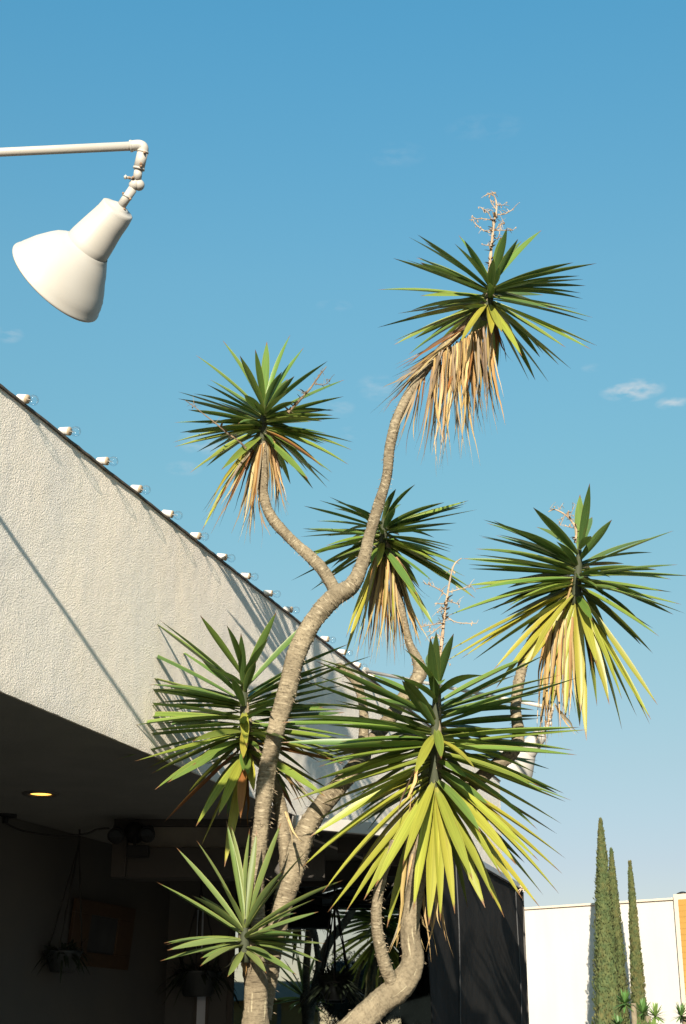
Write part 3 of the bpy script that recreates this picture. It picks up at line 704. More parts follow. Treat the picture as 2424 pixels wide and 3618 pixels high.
def rosette(tree, ox, oy, sc, top, bot, Y, L, tips, label=None, width=.072, fill=30, seed=1, palette=None, corer=.026, front=7, xs=1.05):
    """tips: (x, y, flag); flags: f towards the viewer, b away, y yellow, n brown, s short"""
    r = random.Random(seed)
    T = P(ox + top[0] * sc, oy + top[1] * sc, Y); Bt = P(ox + bot[0] * sc, oy + bot[1] * sc, Y)
    up = (T - Bt).normalized(); ax = T - Bt
    core = MB(); core.tube([Bt - up * .05, Bt, Bt + ax * .3, Bt + ax * .7, T, T + up * .05], [corer * 1.25, corer * 1.3, corer * 1.15, corer, corer * .6, corer * .2], 14)
    ros = core.build('rosette', mat('shaded_leaf_base_sheath', (.03, .036, .016), .8) if 'shaded_leaf_base_sheath' not in bpy.data.materials else bpy.data.materials['shaded_leaf_base_sheath'], tree, smooth=True)  # core colour darkened to stand in for shade among the leaves
    if label: ros['label'] = label
    upi = Vector((top[0] - bot[0], top[1] - bot[1])).normalized()
    for tp in tips:
        x, y = tp[0], tp[1]; fl_ = tp[2] if len(tp) > 2 else ''
        mid = Vector((top[0], top[1])).lerp(Vector((bot[0], bot[1])), .4)
        v = Vector((x, y)) - mid
        ang = math.degrees(math.acos(max(-1, min(1, v.normalized().dot(upi)))))
        k = min(1, max(0, (ang - 18) / 135)) + r.uniform(-.07, .07); k = min(1, max(0, k))
        if len(tp) > 3: k = tp[3]
        bx = top[0] + (bot[0] - top[0]) * k; by = top[1] + (bot[1] - top[1]) * k
        base = P(ox + bx * sc, oy + by * sc, Y)
        x = bx + (x - bx) * xs; y = by + (y - by) * xs; tip0 = P(ox + x * sc, oy + y * sc, Y); rr = (tip0 - base).length
        Lr = L * r.uniform(.92, 1.04)
        if 's' in fl_: Lr = L * .6
        dy = math.sqrt(max(0, Lr * Lr - rr * rr)); dy = min(dy, L * .85)
        sg = -1 if 'f' in fl_ else (1 if 'b' in fl_ else (-1 if r.random() < (.62 if ang > 110 else .5) else 1))
        tip = P(ox + x * sc, oy + y * sc, Y + sg * dy)
        d = (tip - base).normalized(); base = base + (d - up * d.dot(up) * .5) * corer * .8
        # the older, the lower and the yellower
        if palette: c = palette
        elif 'y' in fl_: c = YEL
        elif 'n' in fl_: c = BRN
        elif ang < 55: c = GREEN
        elif ang < 100: c = tuple(GREEN[i] * .6 + YG[i] * .4 for i in range(3)) if r.random() < .6 else DEEP
        else: c = YG if r.random() < .6 else GREEN
        w = width * r.uniform(.62, .86) * (.75 + .25 * min(1, (tip - base).length / L))
        kf = r.uniform(.15, .85) if ang > 85 else r.uniform(.0, .4)
        place_leaf(ros, base, tip, (up + Vector((r.uniform(-.15, .15), -kf, 0))).normalized(), w, LV[r.randrange(6)], jit(c, r), r)
    for i in range(front):                                 # leaves that point at the street and hide the stem
        k = (i + r.random()) / front; e = .75 - 1.35 * k + r.uniform(-.15, .15); az = R(-90) + r.uniform(-.75, .75)
        hz = Vector((math.cos(az), math.sin(az), 0)); hz = (hz - up * hz.dot(up)).normalized(); d = (hz * math.cos(e) + up * math.sin(e)).normalized()
        base = T.lerp(Bt, min(1, max(0, k))) + hz * corer * .6; place_leaf(ros, base, base + d * L * r.uniform(.45, .72), up, width * .68, LV[r.randrange(6)], jit(palette or (DEEP if k < .6 else GREEN), r), r)
    inner = MB(); inner.cols = []
    for i in range(fill):                                  # leaves on the far side and edge, partly hidden
        e = r.uniform(-.6, .45); k = .5 - e * .55
        side = up.orthogonal().normalized(); s2_ = up.cross(side).normalized()
        az = r.uniform(R(-32), R(212)); hz = Vector((math.cos(az), math.sin(az), 0)); hz = (hz - up * hz.dot(up)).normalized()
        d = (hz * math.cos(e) + up * math.sin(e)).normalized(); base = T.lerp(Bt, min(1, max(0, k))) + hz * corer * .7
        place_leaf(inner, base, base + d * L * r.uniform(.66, .96), (up + Vector((0, -r.uniform(0, .4), 0))).normalized(), width * .70, LV[r.randrange(6)], jit(DEEP if e > .1 else (GREEN if e > -.25 else YG), r), r)
    me = inner.mesh('inner_leaves', LEAFIN, True); ca = me.color_attributes.new('leafcol', 'FLOAT_COLOR', 'CORNER'); ca.data.foreach_set('color', [q for c in inner.cols for q in c])
    tag(put('inner_leaves', me, ros), kind='stuff')
    return ros, T, Bt, up

def skirt(ros, ox, oy, sc, Y, groups, seed, w=.017):
    """groups: (n, base0, base1, tip polyline, jitter px, depth spread, palette)"""
    r = random.Random(seed)
    for n, b0, b1, tl, jt, dz, pal in groups:
        for k in range(n):
            s = (k + r.random()) / n; bb = Vector(b0).lerp(Vector(b1), min(1, max(0, s + r.uniform(-.12, .12))))
            q = s * (len(tl) - 1); i = min(int(q), len(tl) - 2) if len(tl) > 1 else 0
            tt = Vector(tl[i]).lerp(Vector(tl[min(i + 1, len(tl) - 1)]), q - i)
            tt = tt + Vector((r.uniform(-.35, .35) * jt, r.uniform(-1, .7) * jt))
            z0 = r.uniform(-.5, .5) * dz
            base = P(ox + bb.x * sc, oy + bb.y * sc, Y + z0 * .5); tip = P(ox + tt.x * sc, oy + tt.y * sc, Y + z0 + r.uniform(-.5, .3) * dz)
            c = pal[r.randrange(len(pal))]
            place_leaf(ros, base, tip, Vector((r.uniform(-1, 1), -1, .3)), w * r.uniform(.7, 1.5), DV[r.randrange(6)], jit(c, r, .2), r, roll=r.uniform(-.9, .9), name='dead_leaf')

STICK = mat('old_brown_stalk', (.15, .095, .05), .9, noise_col=[(22, (.04, .03, .02), .9), (9, (.30, .23, .15), .4)])
def stalk(ros, ox, oy, sc, Y, main, twigs, rad=.012, seed=0, flakes=14, name='flower_stalk', M=None):
    r = random.Random(seed); mb = MB()
    def pt(p, j=0): return P(ox + p[0] * sc, oy + p[1] * sc, Y + j)
    pts = smooth_path([pt(p) for p in main], 5); n = len(pts)
    mb.tube(pts, [rad * (1 - .75 * i / n) * r.uniform(.8, 1.2) for i in range(n)], 8)
    for tw in twigs:
        j = r.uniform(-.09, .09); q = smooth_path([pt(tw[0])] + [pt(p, j * (i + 1) / len(tw)) for i, p in enumerate(tw[1:])], 4)
        mb.tube(q, [rad * .33 * (1 - .5 * i / len(q)) for i in range(len(q))], 6)
        for k in range(1, len(q)):
            if r.random() < .6:
                d = Vector((r.uniform(-1, 1), r.uniform(-1, 1), r.uniform(-.5, 1))).normalized() * r.uniform(.03, .07); mb.tube([q[k], q[k] + d * .5 + Vector((0, 0, .006)), q[k] + d], [rad * .22, rad * .16, rad * .1], 4)
            if r.random() < .8:
                d = Vector((r.uniform(-1, 1), r.uniform(-1, 1), r.uniform(-.6, 1))).normalized() * r.uniform(.012, .035); mb.tube([q[k], q[k] + d], [.0022, .0012], 4)
                if r.random() < .6:
                    e = q[k] + d; mb.tube([e, e + Vector((0, 0, -.006)), e + Vector((r.uniform(-.004, .004), 0, -.016))], [.002, .0055, .001], 5)
    for k in range(flakes):
        i = r.randrange(0, max(1, int(n * .6))); a = pts[i]; d = Vector((r.uniform(-1, 1), r.uniform(-1, 0), r.uniform(-.3, 1))).normalized()
        blade(mb, a, a + d * r.uniform(.025, .06), r.uniform(.008, .02), bend=.01)
    return mb.build(name, M or STALK, ros, smooth=False)

t1 = empty('yucca_tree', P(905, 3618, 8.9) * 1.0, 'many branched left hand yucca with five leaf heads and a long slanting trunk', 'yucca tree', 'yuccas growing before the stucco building')
t1.location.z = 0; LOC[t1.name] = Vector(t1.location)
t2 = empty('yucca_tree', P(1240, 3618, 8.5), 'right hand yucca with a thick bent trunk carrying the biggest leaf head', 'yucca tree', 'yuccas growing before the stucco building')
t2.location.z = 0; LOC[t2.name] = Vector(t2.location)

# --- limbs: (px, py, width px, depth)
bzA = P(905, 3618, 8.9)
limb('trunk', t1, [(890, 4420, 190, 8.75), (896, 4000, 172, 8.82), (903, 3618, 112, 8.85), (906, 3500, 108, 8.85), (900, 3420, 104, 8.83), (880, 3345, 88, 8.8), (866, 3290, 60, 8.75)], BARKL, .06, .07, 0, 1)
limb('branch', t1, [(915, 3560, 60, 9.02), (918, 3380, 70, 9.02), (908, 3200, 66, 9.0), (910, 3060, 66, 9.0), (926, 2880, 73, 8.98), (946, 2720, 75, 8.96), (980, 2560, 76, 8.95), (1018, 2430, 80, 8.95), (1052, 2300, 82, 8.95), (1110, 2190, 80, 8.95), (1180, 2112, 84, 8.95), (1243, 2068, 70, 8.95), (1283, 1985, 56, 8.95), (1306, 1890, 48, 8.95), (1335, 1795, 46, 8.95),
                     (1366, 1690, 42, 8.93), (1380, 1570, 44, 8.92), (1410, 1460, 44, 8.9), (1470, 1352, 42, 8.9), (1560, 1235, 40, 8.9), (1655, 1140, 38, 8.9), (1720, 1060, 34, 8.9), (1736, 1015, 26, 8.9)], BARK, .024, .13, 260, 2)
limb('branch', t1, [(1195, 2120, 60, 8.95), (1172, 2066, 56, 8.96), (1125, 1996, 50, 8.97), (1030, 1908, 46, 9.0), (962, 1832, 46, 9.0), (932, 1755, 46, 9.0), (926, 1650, 44, 9.0), (929, 1560, 38, 9.0), (932, 1490, 28, 9.0)], BARK, .024, .12, 220, 3)
limb('branch', t1, [(925, 3600, 80, 9.12), (955, 3400, 84, 9.12), (990, 3230, 86, 9.12), (1024, 3110, 92, 9.12), (1062, 2985, 92, 9.14), (1118, 2870, 84, 9.17), (1195, 2782, 76, 9.2), (1262, 2705, 74, 9.25), (1300, 2640, 62, 9.3), (1362, 2560, 58, 9.36), (1430, 2462, 56, 9.42), (1482, 2384, 60, 9.45), (1474, 2330, 44, 9.47), (1446, 2272, 34, 9.5), (1424, 2180, 32, 9.5), (1402, 2080, 34, 9.5), (1378, 1980, 32, 9.5), (1354, 1880, 26, 9.5)], BARK, .036, .17, 240, 4)
limb('branch', t1, [(1262, 2712, 50, 9.25), (1284, 2610, 44, 9.27), (1284, 2500, 40, 9.3), (1262, 2420, 38, 9.32), (1226, 2376, 36, 9.33), (1196, 2350, 30, 9.33)], BARK, .03, .10, 200, 5, cut=True)
limb('branch', t1, [(1018, 3130, 62, 9.16), (1008, 3000, 58, 9.22), (992, 2860, 56, 9.28), (955, 2740, 50, 9.3), (900, 2640, 46, 9.3), (872, 2540, 38, 9.3), (862, 2430, 26, 9.3)], BARK, .03, .08, 200, 6)
limb('trunk', t2, [(900, 4600, 230, 8.3), (985, 4050, 190, 8.4), (1110, 3790, 150, 8.42), (1235, 3645, 118, 8.45), (1330, 3552, 112, 8.48), (1420, 3478, 112, 8.5), (1458, 3400, 96, 8.52), (1448, 3290, 84, 8.55), (1466, 3140, 78, 8.6), (1500, 3000, 70, 8.62), (1528, 2880, 60, 8.64), (1538, 2760, 52, 8.65), (1544, 2600, 44, 8.65), (1546, 2450, 30, 8.65)], BARKL, .055, .08, 60, 7)
limb('branch', t2, [(1385, 3470, 54, 8.46), (1362, 3415, 54, 8.43), (1338, 3320, 50, 8.41), (1330, 3225, 44, 8.4), (1342, 3130, 42, 8.4), (1368, 3040, 40, 8.42), (1392, 2975, 34, 8.45)], BARK, .045, .22, 300, 8, cut=True)
limb('branch', t2, [(1505, 3010, 56, 8.66), (1580, 2862, 60, 8.78), (1660, 2782, 60, 8.85), (1742, 2712, 60, 8.9), (1802, 2665, 62, 8.93), (1832, 2600, 54, 8.95), (1822, 2500, 46, 8.96), (1836, 2400, 44, 9.02), (1862, 2300, 42, 9.08), (1920, 2205, 38, 9.12), (1990, 2122, 34, 9.10), (2032, 2045, 26, 9.02)], BARK, .028, .17, 320, 9)

f = 'f'
R1T = [(380, 320), (660, 320, 'b'), (640, 360, f), (905, 335, 'fs'), (1025, 320, 'b'), (1138, 250), (905, 500, 'fs', .3), (1460, 487), (275, 460), (410, 465, 'b'), (415, 437), (585, 560, f), (190, 597), (440, 665), (390, 720),
       (175, 868), (345, 818), (265, 938), (440, 885), (335, 985), (660, 955, 'fy', .75), (850, 910, 'fsy', .8), (910, 900, 'fsy', .75), (1028, 1035, 'fy', .8), (1200, 1180), (1320, 1110), (1280, 1000), (1465, 990), (1430, 1010), (1445, 805),
       (1420, 815), (1200, 770), (262, 930), (1150, 690, 'b'), (560, 760, 'b'), (1010, 900, 'b'), (500, 900, 'b'), (300, 800, 'b')]
R2T = [(905, 70), (770, 160), (683, 210), (475, 115), (1035, 160), (560, 265, f), (260, 220), (925, 430, 'b'), (595, 550, f, .2), (683, 600, 'fs', .3), (1215, 290), (345, 428), (1350, 437), (100, 530), (110, 560), (920, 525, f, .2), (1340, 560),
       (1155, 640, f), (325, 702), (1320, 725), (1200, 695), (70, 738), (55, 860), (65, 940), (165, 1090), (435, 1085), (1425, 878), (1420, 912), (1405, 1015), (1275, 1125), (1255, 1215), (1080, 1195), (1215, 1060, 'n'), (230, 1560, 'y', .95), (1100, 770, 'b'),
       (330, 880, 'b'), (560, 1010, 'b'), (960, 1020, 'b'), (400, 620, 'b')]
R3T = [(405, 115), (425, 150), (875, 130, 'b'), (1245, 140), (1345, 160), (1330, 180), (1400, 213), (1255, 302), (1080, 310), (170, 362), (165, 512), (1245, 445), (1230, 468), (1275, 565), (1280, 610), (1320, 688), (1410, 795), (1380, 770), (1085, 718),
       (90, 710), (225, 790), (400, 560), (420, 770), (700, 585, 'fsy', .8), (1035, 855, 'y'), (1105, 1045), (470, 1120, 'y', .95), (465, 1290, 'y', 1), (980, 820), (250, 640), (510, 450, 'b'), (1130, 520, 'b'), (950, 640, 'b'), (600, 760, 'b')]
R5T = [(895, 90), (975, 180), (610, 170), (640, 235), (345, 190), (430, 303), (300, 315), (965, 340, 'fs'), (290, 375), (270, 425), (190, 470), (360, 465), (1460, 320), (1330, 328), (220, 540), (200, 668), (1485, 527), (1465, 563), (1560, 608), (1450, 708), (1400, 690), (1510, 770), (1540, 800),
       (1340, 918), (1380, 940), (1275, 970), (75, 785), (390, 770), (70, 1040, 'y'), (60, 1125, 'y'), (240, 1105), (170, 1095, 'y'), (350, 1145, 'y'), (545, 1170, 'y'), (365, 1260, 'y'), (710, 1430, 'fy'), (910, 1390, 'fy'), (935, 1600, 'fy'), (1000, 1130, 'fy'), (1360, 1390, 'y'), (1355, 1480, 'y'),
       (1320, 1480, 'y'), (1250, 1450), (1215, 1510), (1020, 1385), (640, 1300, 'fy'), (800, 1480, 'fy'), (480, 1230, 'fy'), (1100, 1350, 'fy'), (1180, 1330, 'y'), (560, 1060, 'fy'), (1130, 690, f), (905, 572, 'fs', .6), (880, 1510), (520, 610, 'b'), (450, 860, 'b'), (1150, 850, 'b')]
R6T = [(665, 30), (765, 85, 'b'), (590, 148, f), (835, 180, 'fs'), (1043, 128, f), (205, 75), (200, 150), (1325, 80), (1210, 165, 'b'), (205, 212), (140, 252), (475, 155, 'b'), (1400, 200), (1525, 235), (1355, 405), (1480, 455), (1530, 490), (1565, 490), (1505, 535), (1330, 750), (1515, 608), (1390, 752),
       (30, 403), (60, 350), (30, 525), (190, 552), (180, 600), (190, 655), (90, 858), (400, 440, 'b'), (1010, 640, 'fy', .55), (1490, 848), (215, 875, 'y'), (200, 970, 'y'), (95, 1125, 'y'), (1480, 1112, 'y'), (1450, 1215, 'y'), (1465, 1280, 'y'), (1380, 1300), (1335, 1395, 'fy'), (1210, 1110, 'y'), (1160, 1440, 'fy'),
       (1150, 1200, 'y'), (1055, 1395, 'fy'), (905, 1420, 'fy'), (970, 1400, 'b'), (775, 1480, 'fy'), (525, 1480, 'fy'), (500, 1290, 'fy'), (345, 1415, 'fy'), (260, 1420, 'fy'), (195, 1270, 'y'), (405, 975, 'b'), (700, 675, 'fsy', .5), (835, 625, 'fs', .45), (1320, 640, 'b'), (300, 330), (1250, 560, 'b'), (1180, 330, 'b'), (350, 560, 'b'),
       (470, 700, 'b'), (430, 860, 'b'), (640, 1250, 'by'), (1250, 1180, 'b'), (1100, 1020, 'b'), (690, 1400, 'fy'), (610, 1440, 'y'), (440, 1350, 'fy'), (840, 1440, 'fy'), (1260, 1300, 'fy'), (150, 1010, 'y'), (1420, 1010, 'y'), (1110, 1330, 'y'), (640, 1180, 'fy'), (350, 1180, 'y'), (1330, 1150, 'fy'), (990, 1250, 'fy')]
R4T = [(590, 85), (768, 95, f), (995, 215, f), (285, 115), (355, 105), (100, 195), (415, 258, 'b'), (1330, 50), (635, 365, f), (60, 398), (1460, 240), (1590, 300), (60, 497), (265, 470), (50, 565), (100, 665), (155, 708), (270, 750), (95, 828), (290, 800), (1540, 600), (1400, 550), (90, 962), (205, 975), (320, 975), (400, 1100),
       (310, 1080), (1450, 690), (1440, 730), (1420, 850), (1470, 870), (1450, 1005, 'n'), (1440, 950), (1365, 1165, 'y'), (1400, 1325, 'y'), (1215, 1275, 'n'), (1315, 1140), (855, 830, 'fsy', .45), (850, 955, 'fsy', .65), (385, 1355, 'n'), (565, 1365), (585, 1250), (700, 1270, 'fy'), (590, 1505, 'y'), (735, 1600, 'fy'), (740, 1300, 'b'),
       (820, 1300, 'n'), (590, 1100, 'b'), (910, 1175, 'fsy', .9), (560, 940, f), (565, 810, f), (1150, 1000, 'b'), (1250, 900, 'b'), (500, 640, 'b'), (1200, 560, 'b'), (480, 850, 'b'), (620, 1000, 'b'), (1100, 780, f), (1000, 1080, 'b'), (330, 900, 'b')]
R7T = [(640, 245), (705, 260, 'b'), (785, 300, f), (845, 310, 'b'), (1015, 255), (465, 365), (290, 428), (1005, 550, f), (1170, 420, 'b'), (140, 690), (395, 740), (1410, 605), (1250, 788), (1280, 885), (205, 1045), (245, 1100), (1220, 990), (980, 1025, f), (1325, 1122), (1330, 1197), (1260, 1228), (1120, 1305), (160, 1207), (440, 1215, f),
       (650, 1330, 'fs', .9), (655, 1225, 'b'), (450, 760, 'b'), (900, 1260, 'fs'), (560, 900, 'b'), (940, 1175, 'fs')]
r1, *_ = rosette(t1, 1250, 650, .574, (862, 590), (815, 790), 8.9, .70, R1T, 'topmost leaf head with a pale dry flower stalk and thick dead skirt', seed=1, width=.078, fill=34)
r2, *_ = rosette(t1, 600, 1150, .4464, (748, 660), (732, 890), 9.0, .60, R2T, 'upper left leaf head on a curved branch above the parapet', seed=2, width=.074, fill=40)
r3, *_ = rosette(t1, 1000, 1700, .4783, (745, 270), (738, 500), 9.5, .60, R3T, 'middle leaf head behind the fork, speckled with leaf shadows', seed=3, width=.070, fill=40)
r4, *_ = rosette(t1, 400, 2150, .5421, (850, 450), (862, 960), 9.3, .78, R4T, 'dark left leaf head spread in front of the stucco wall', seed=4, width=.078, corer=.028, front=12, fill=48, xs=1.10)
r7, *_ = rosette(t1, 500, 2800, .4783, (765, 1000), (758, 1190), 8.72, .55, R7T, 'small fresh green leaf head at the bottom', seed=7, width=.066, palette=YNG, fill=8, front=3)
r5, *_ = rosette(t2, 1550, 1700, .5574, (892, 440), (872, 740), 9.0, .74, R5T, 'right leaf head with long yellow drooping leaves', seed=5, width=.080, fill=40)
r6, *_ = rosette(t2, 1000, 2250, .6696, (812, 250), (800, 790), 8.65, .88, R6T, 'biggest leaf head, its lower leaves broad and yellow green', seed=6, width=.092, corer=.03, front=10, fill=54)

GRB = (.26, .205, .14); TP = [TAN, TAN, TAN, TAN2, TAN2, GRB, (.13, .09, .055)]; TD = [TAN, TAN2, BRN, GRB, (.15, .10, .06)]; GY = [YEL, TAN, TAN2]
skirt(r1, 1250, 650, .574, 8.88, [(20, (720, 850), (470, 1110), [(255, 1110), (280, 1230), (230, 1230), (100, 1390)], 50, .25, TD),
     (84, (500, 1070), (840, 850), [(410, 1690), (500, 1730), (580, 1660), (640, 1560), (720, 1500), (760, 1420), (830, 1460), (890, 1460)], 150, .42, TP),
     (40, (520, 1040), (850, 840), [(430, 1330), (540, 1450), (640, 1380), (760, 1300), (860, 1280)], 90, .45, TD),
     (7, (440, 1150), (380, 1260), [(400, 1540), (300, 1640), (240, 1600)], 40, .1, TD), (4, (850, 850), (880, 840), [(900, 1100), (945, 1130)], 10, .05, [BRN, (.15, .1, .07)]), (3, (650, 1150), (680, 1000), [(700, 1700), (720, 1760)], 40, .1, TP)], 21)
skirt(r2, 600, 1150, .4464, 9.0, [(11, (640, 960), (690, 1010), [(240, 1370), (225, 1440), (340, 1640), (370, 1500), (500, 1480), (530, 1600)], 30, .12, TD + [YEL]),
     (16, (690, 960), (750, 930), [(540, 1600), (590, 1700), (600, 1730), (640, 1650), (650, 1480)], 60, .2, TP + [BRN]),
     (20, (755, 890), (830, 900), [(740, 1500), (830, 1470), (850, 1530), (890, 1550), (905, 1370)], 90, .2, TP), (2, (700, 1350), (705, 1400), [(735, 1880), (760, 1630)], 10, .05, TP)], 22)
skirt(r3, 1000, 1700, .4783, 9.5, [(44, (690, 500), (830, 560), [(470, 1280), (560, 1310), (640, 1350), (700, 1300), (760, 1340), (800, 1350), (850, 1260), (900, 1290)], 120, .3, TP + [BRN, YEL]),
     (12, (800, 620), (880, 700), [(910, 1320), (1000, 1060), (1060, 1240), (1020, 1230), (970, 1120)], 50, .2, TP), (6, (840, 560), (860, 600), [(1030, 860), (1105, 1045)], 20, .1, TD)], 23)
skirt(r5, 1550, 1700, .5574, 9.0, [(30, (680, 900), (850, 860), [(590, 1440), (630, 1600), (650, 1740), (690, 1650), (730, 1660), (770, 1480), (840, 1540), (870, 1500)], 130, .28, TP + [TAN2]),
     (3, (845, 590), (850, 640), [(690, 1020), (800, 960), (720, 1000)], 10, .06, [BRN, TAN2]), (2, (735, 1400), (740, 1420), [(890, 1660), (840, 1600)], 10, .05, TP), (4, (880, 740), (930, 760), [(930, 1180), (1020, 1385)], 20, .1, TD)], 24)
skirt(r6, 1000, 2800, .574, 8.62, [(16, (780, 60), (880, 120), [(750, 1020), (780, 980), (810, 1020), (845, 1010)], 40, .1, TP), (4, (950, 330), (960, 380), [(935, 800), (960, 940), (980, 1065)], 25, .05, TP), (3, (790, 560), (800, 600), [(800, 860), (760, 900)], 30, .05, TP)], 25, w=.03)
skirt(r6, 1000, 2250, .6696, 8.5, [(3, (715, 650), (720, 690), [(520, 960), (640, 900), (690, 930)], 10, .04, TP)], 26, w=.016)
skirt(r4, 400, 2150, .5421, 9.2, [(5, (830, 980), (880, 1000), [(800, 1350), (820, 1330), (870, 1500)], 30, .1, [BRN, TAN2]), (6, (1050, 950), (1100, 1000), [(1240, 1290), (1380, 1320)], 40, .1, TD)], 27)
skirt(r7, 500, 2800, .4783, 8.72, [(8, (700, 1230), (860, 1240), [(620, 1330), (760, 1400), (860, 1310), (980, 1300)], 30, .1, TD), (2, (1060, 140), (1080, 150), [(1150, 400), (1170, 410)], 5, .02, TP)], 28, w=.014)

stalk(r1, 1250, 650, .574, 8.9, [(835, 560), (840, 470), (850, 370), (862, 250), (880, 150), (865, 75), (820, 58)],
      [[(862, 250), (830, 180), (785, 145)], [(855, 305), (790, 280), (740, 235), (745, 210)], [(860, 285), (930, 285), (980, 285)], [(870, 190), (930, 185), (980, 155)], [(868, 225), (800, 215), (745, 215)], [(872, 60), (845, 55), (815, 70)], [(875, 130), (920, 130)], [(845, 380), (800, 375)], [(858, 330), (890, 330), (905, 250)], [(880, 160), (850, 120), (840, 95)], [(860, 290), (910, 250), (930, 240)]], .013, 1, 40)
stalk(r2, 600, 1150, .4464, 8.75, [(935, 690), (1020, 600), (1110, 500), (1160, 430), (1240, 325)], [[(1150, 460), (1220, 470), (1270, 430)], [(1090, 520), (1060, 540)], [(1180, 410), (1200, 360)]], .011, 2, 16, M=STICK)
stalk(r2, 600, 1150, .4464, 8.75, [(605, 975), (540, 910), (450, 850), (370, 780), (280, 710), (190, 640), (120, 590)], [[(370, 780), (330, 770)], [(200, 650), (190, 610)]], .007, 3, 10, M=STICK)
stalk(r5, 1550, 1700, .5574, 9.05, [(865, 390), (872, 310), (840, 250), (790, 205), (735, 180), (695, 195)], [[(855, 270), (835, 220), (865, 150)], [(800, 215), (770, 280)], [(760, 185), (780, 155)], [(735, 180), (705, 175)], [(870, 300), (820, 290)]], .010, 4, 12)
stalk(r6, 1000, 1700, .4783, 8.65, [(1125, 1400), (1160, 1290), (1180, 1120), (1195, 980), (1210, 870), (1240, 700), (1270, 610), (1320, 570)],
      [[(1215, 850), (1150, 800), (1090, 770), (1050, 760)], [(1225, 820), (1300, 800), (1390, 775)], [(1205, 1000), (1290, 1045), (1430, 1050)], [(1180, 1060), (1090, 1130)], [(1185, 1050), (1100, 1060), (1010, 1080)], [(1205, 905), (1120, 905)], [(1200, 930), (1150, 960)], [(1175, 1150), (1100, 1160)], [(1250, 660), (1240, 660)], [(1165, 1230), (1110, 1260)], [(1170, 1300), (1210, 1340)], [(1210, 880), (1300, 910)]], .012, 5, 60)
st_ = MB()

# ------------------------------------------------------------------ far buildings, cypresses, shrubs
w0 = PZ(1850, 3215, 5.0); w1 = PZ(2384, 3180, 5.0); wd = (w1 - w0).normalized(); wnn = Vector((wd.y, -wd.x, 0))
wo = empty('white_building', (w1.x, w1.y, 0), 'sunlit cream white flat roofed building behind the cypresses', 'building')
t_ = MB(); a0 = w0 - wd * 9; t_.box((a0 + w1) / 2 - wnn * 4 - Vector((0, 0, 2.5)), wd * (w1 - a0).length / 2, wnn * 4, (0, 0, 2.5)); t_.build('wall', WBLD, wo)
t_ = MB(); t_.box((a0 + w1) / 2 - wnn * 3.97 + Vector((0, 0, .03)), wd * ((w1 - a0).length / 2 + .02), wnn * 4.03, (0, 0, .03)); bevel(t_.build('roof_edge', PAINTW, wo), .01)
am = empty('amber_building', (w1.x + .2, w1.y - .3, 0), 'amber sided building with a cream border at the right edge', 'building')
ztop = P(2378, 3160, w1.y - .15).z
A0 = Vector((P(2379, 3160, w1.y - .15).x, w1.y - .15, 0)); ad = Vector((wd.x, wd.y, 0)); an = wnn
t_ = MB(); t_.box(A0 + ad * 5 - an * 3 + Vector((0, 0, ztop / 2)), ad * 5, an * 3, (0, 0, ztop / 2)); t_.build('wall', PAINTW, am)
nb = 34; hh = (ztop - .16) / nb
for k in range(nb):
    t_ = MB(); z = .02 + k * hh; q = A0 + ad * (5 + .14) + an * .03
    t_.add([q - ad * 5 + Vector((0, 0, z)), q + ad * 4.86 + Vector((0, 0, z)), q + ad * 4.86 - an * .007 + Vector((0, 0, z + hh)), q - ad * 5 - an * .007 + Vector((0, 0, z + hh)),
            q - ad * 5 - an * .03 + Vector((0, 0, z)), q + ad * 4.86 - an * .03 + Vector((0, 0, z))], [(0, 1, 2, 3), (0, 4, 5, 1)])
    t_.build('siding_board', AMBER, am)
vt = P(2412, 3156, w1.y + 1); t_ = MB(); t_.tube([vt - Vector((0, 0, .4)), vt - Vector((0, 0, .08)), vt, vt + Vector((0, 0, .04))], [.12, .12, .16, .05], 12); t_.build('roof_vent', BLACK, am, smooth=True)

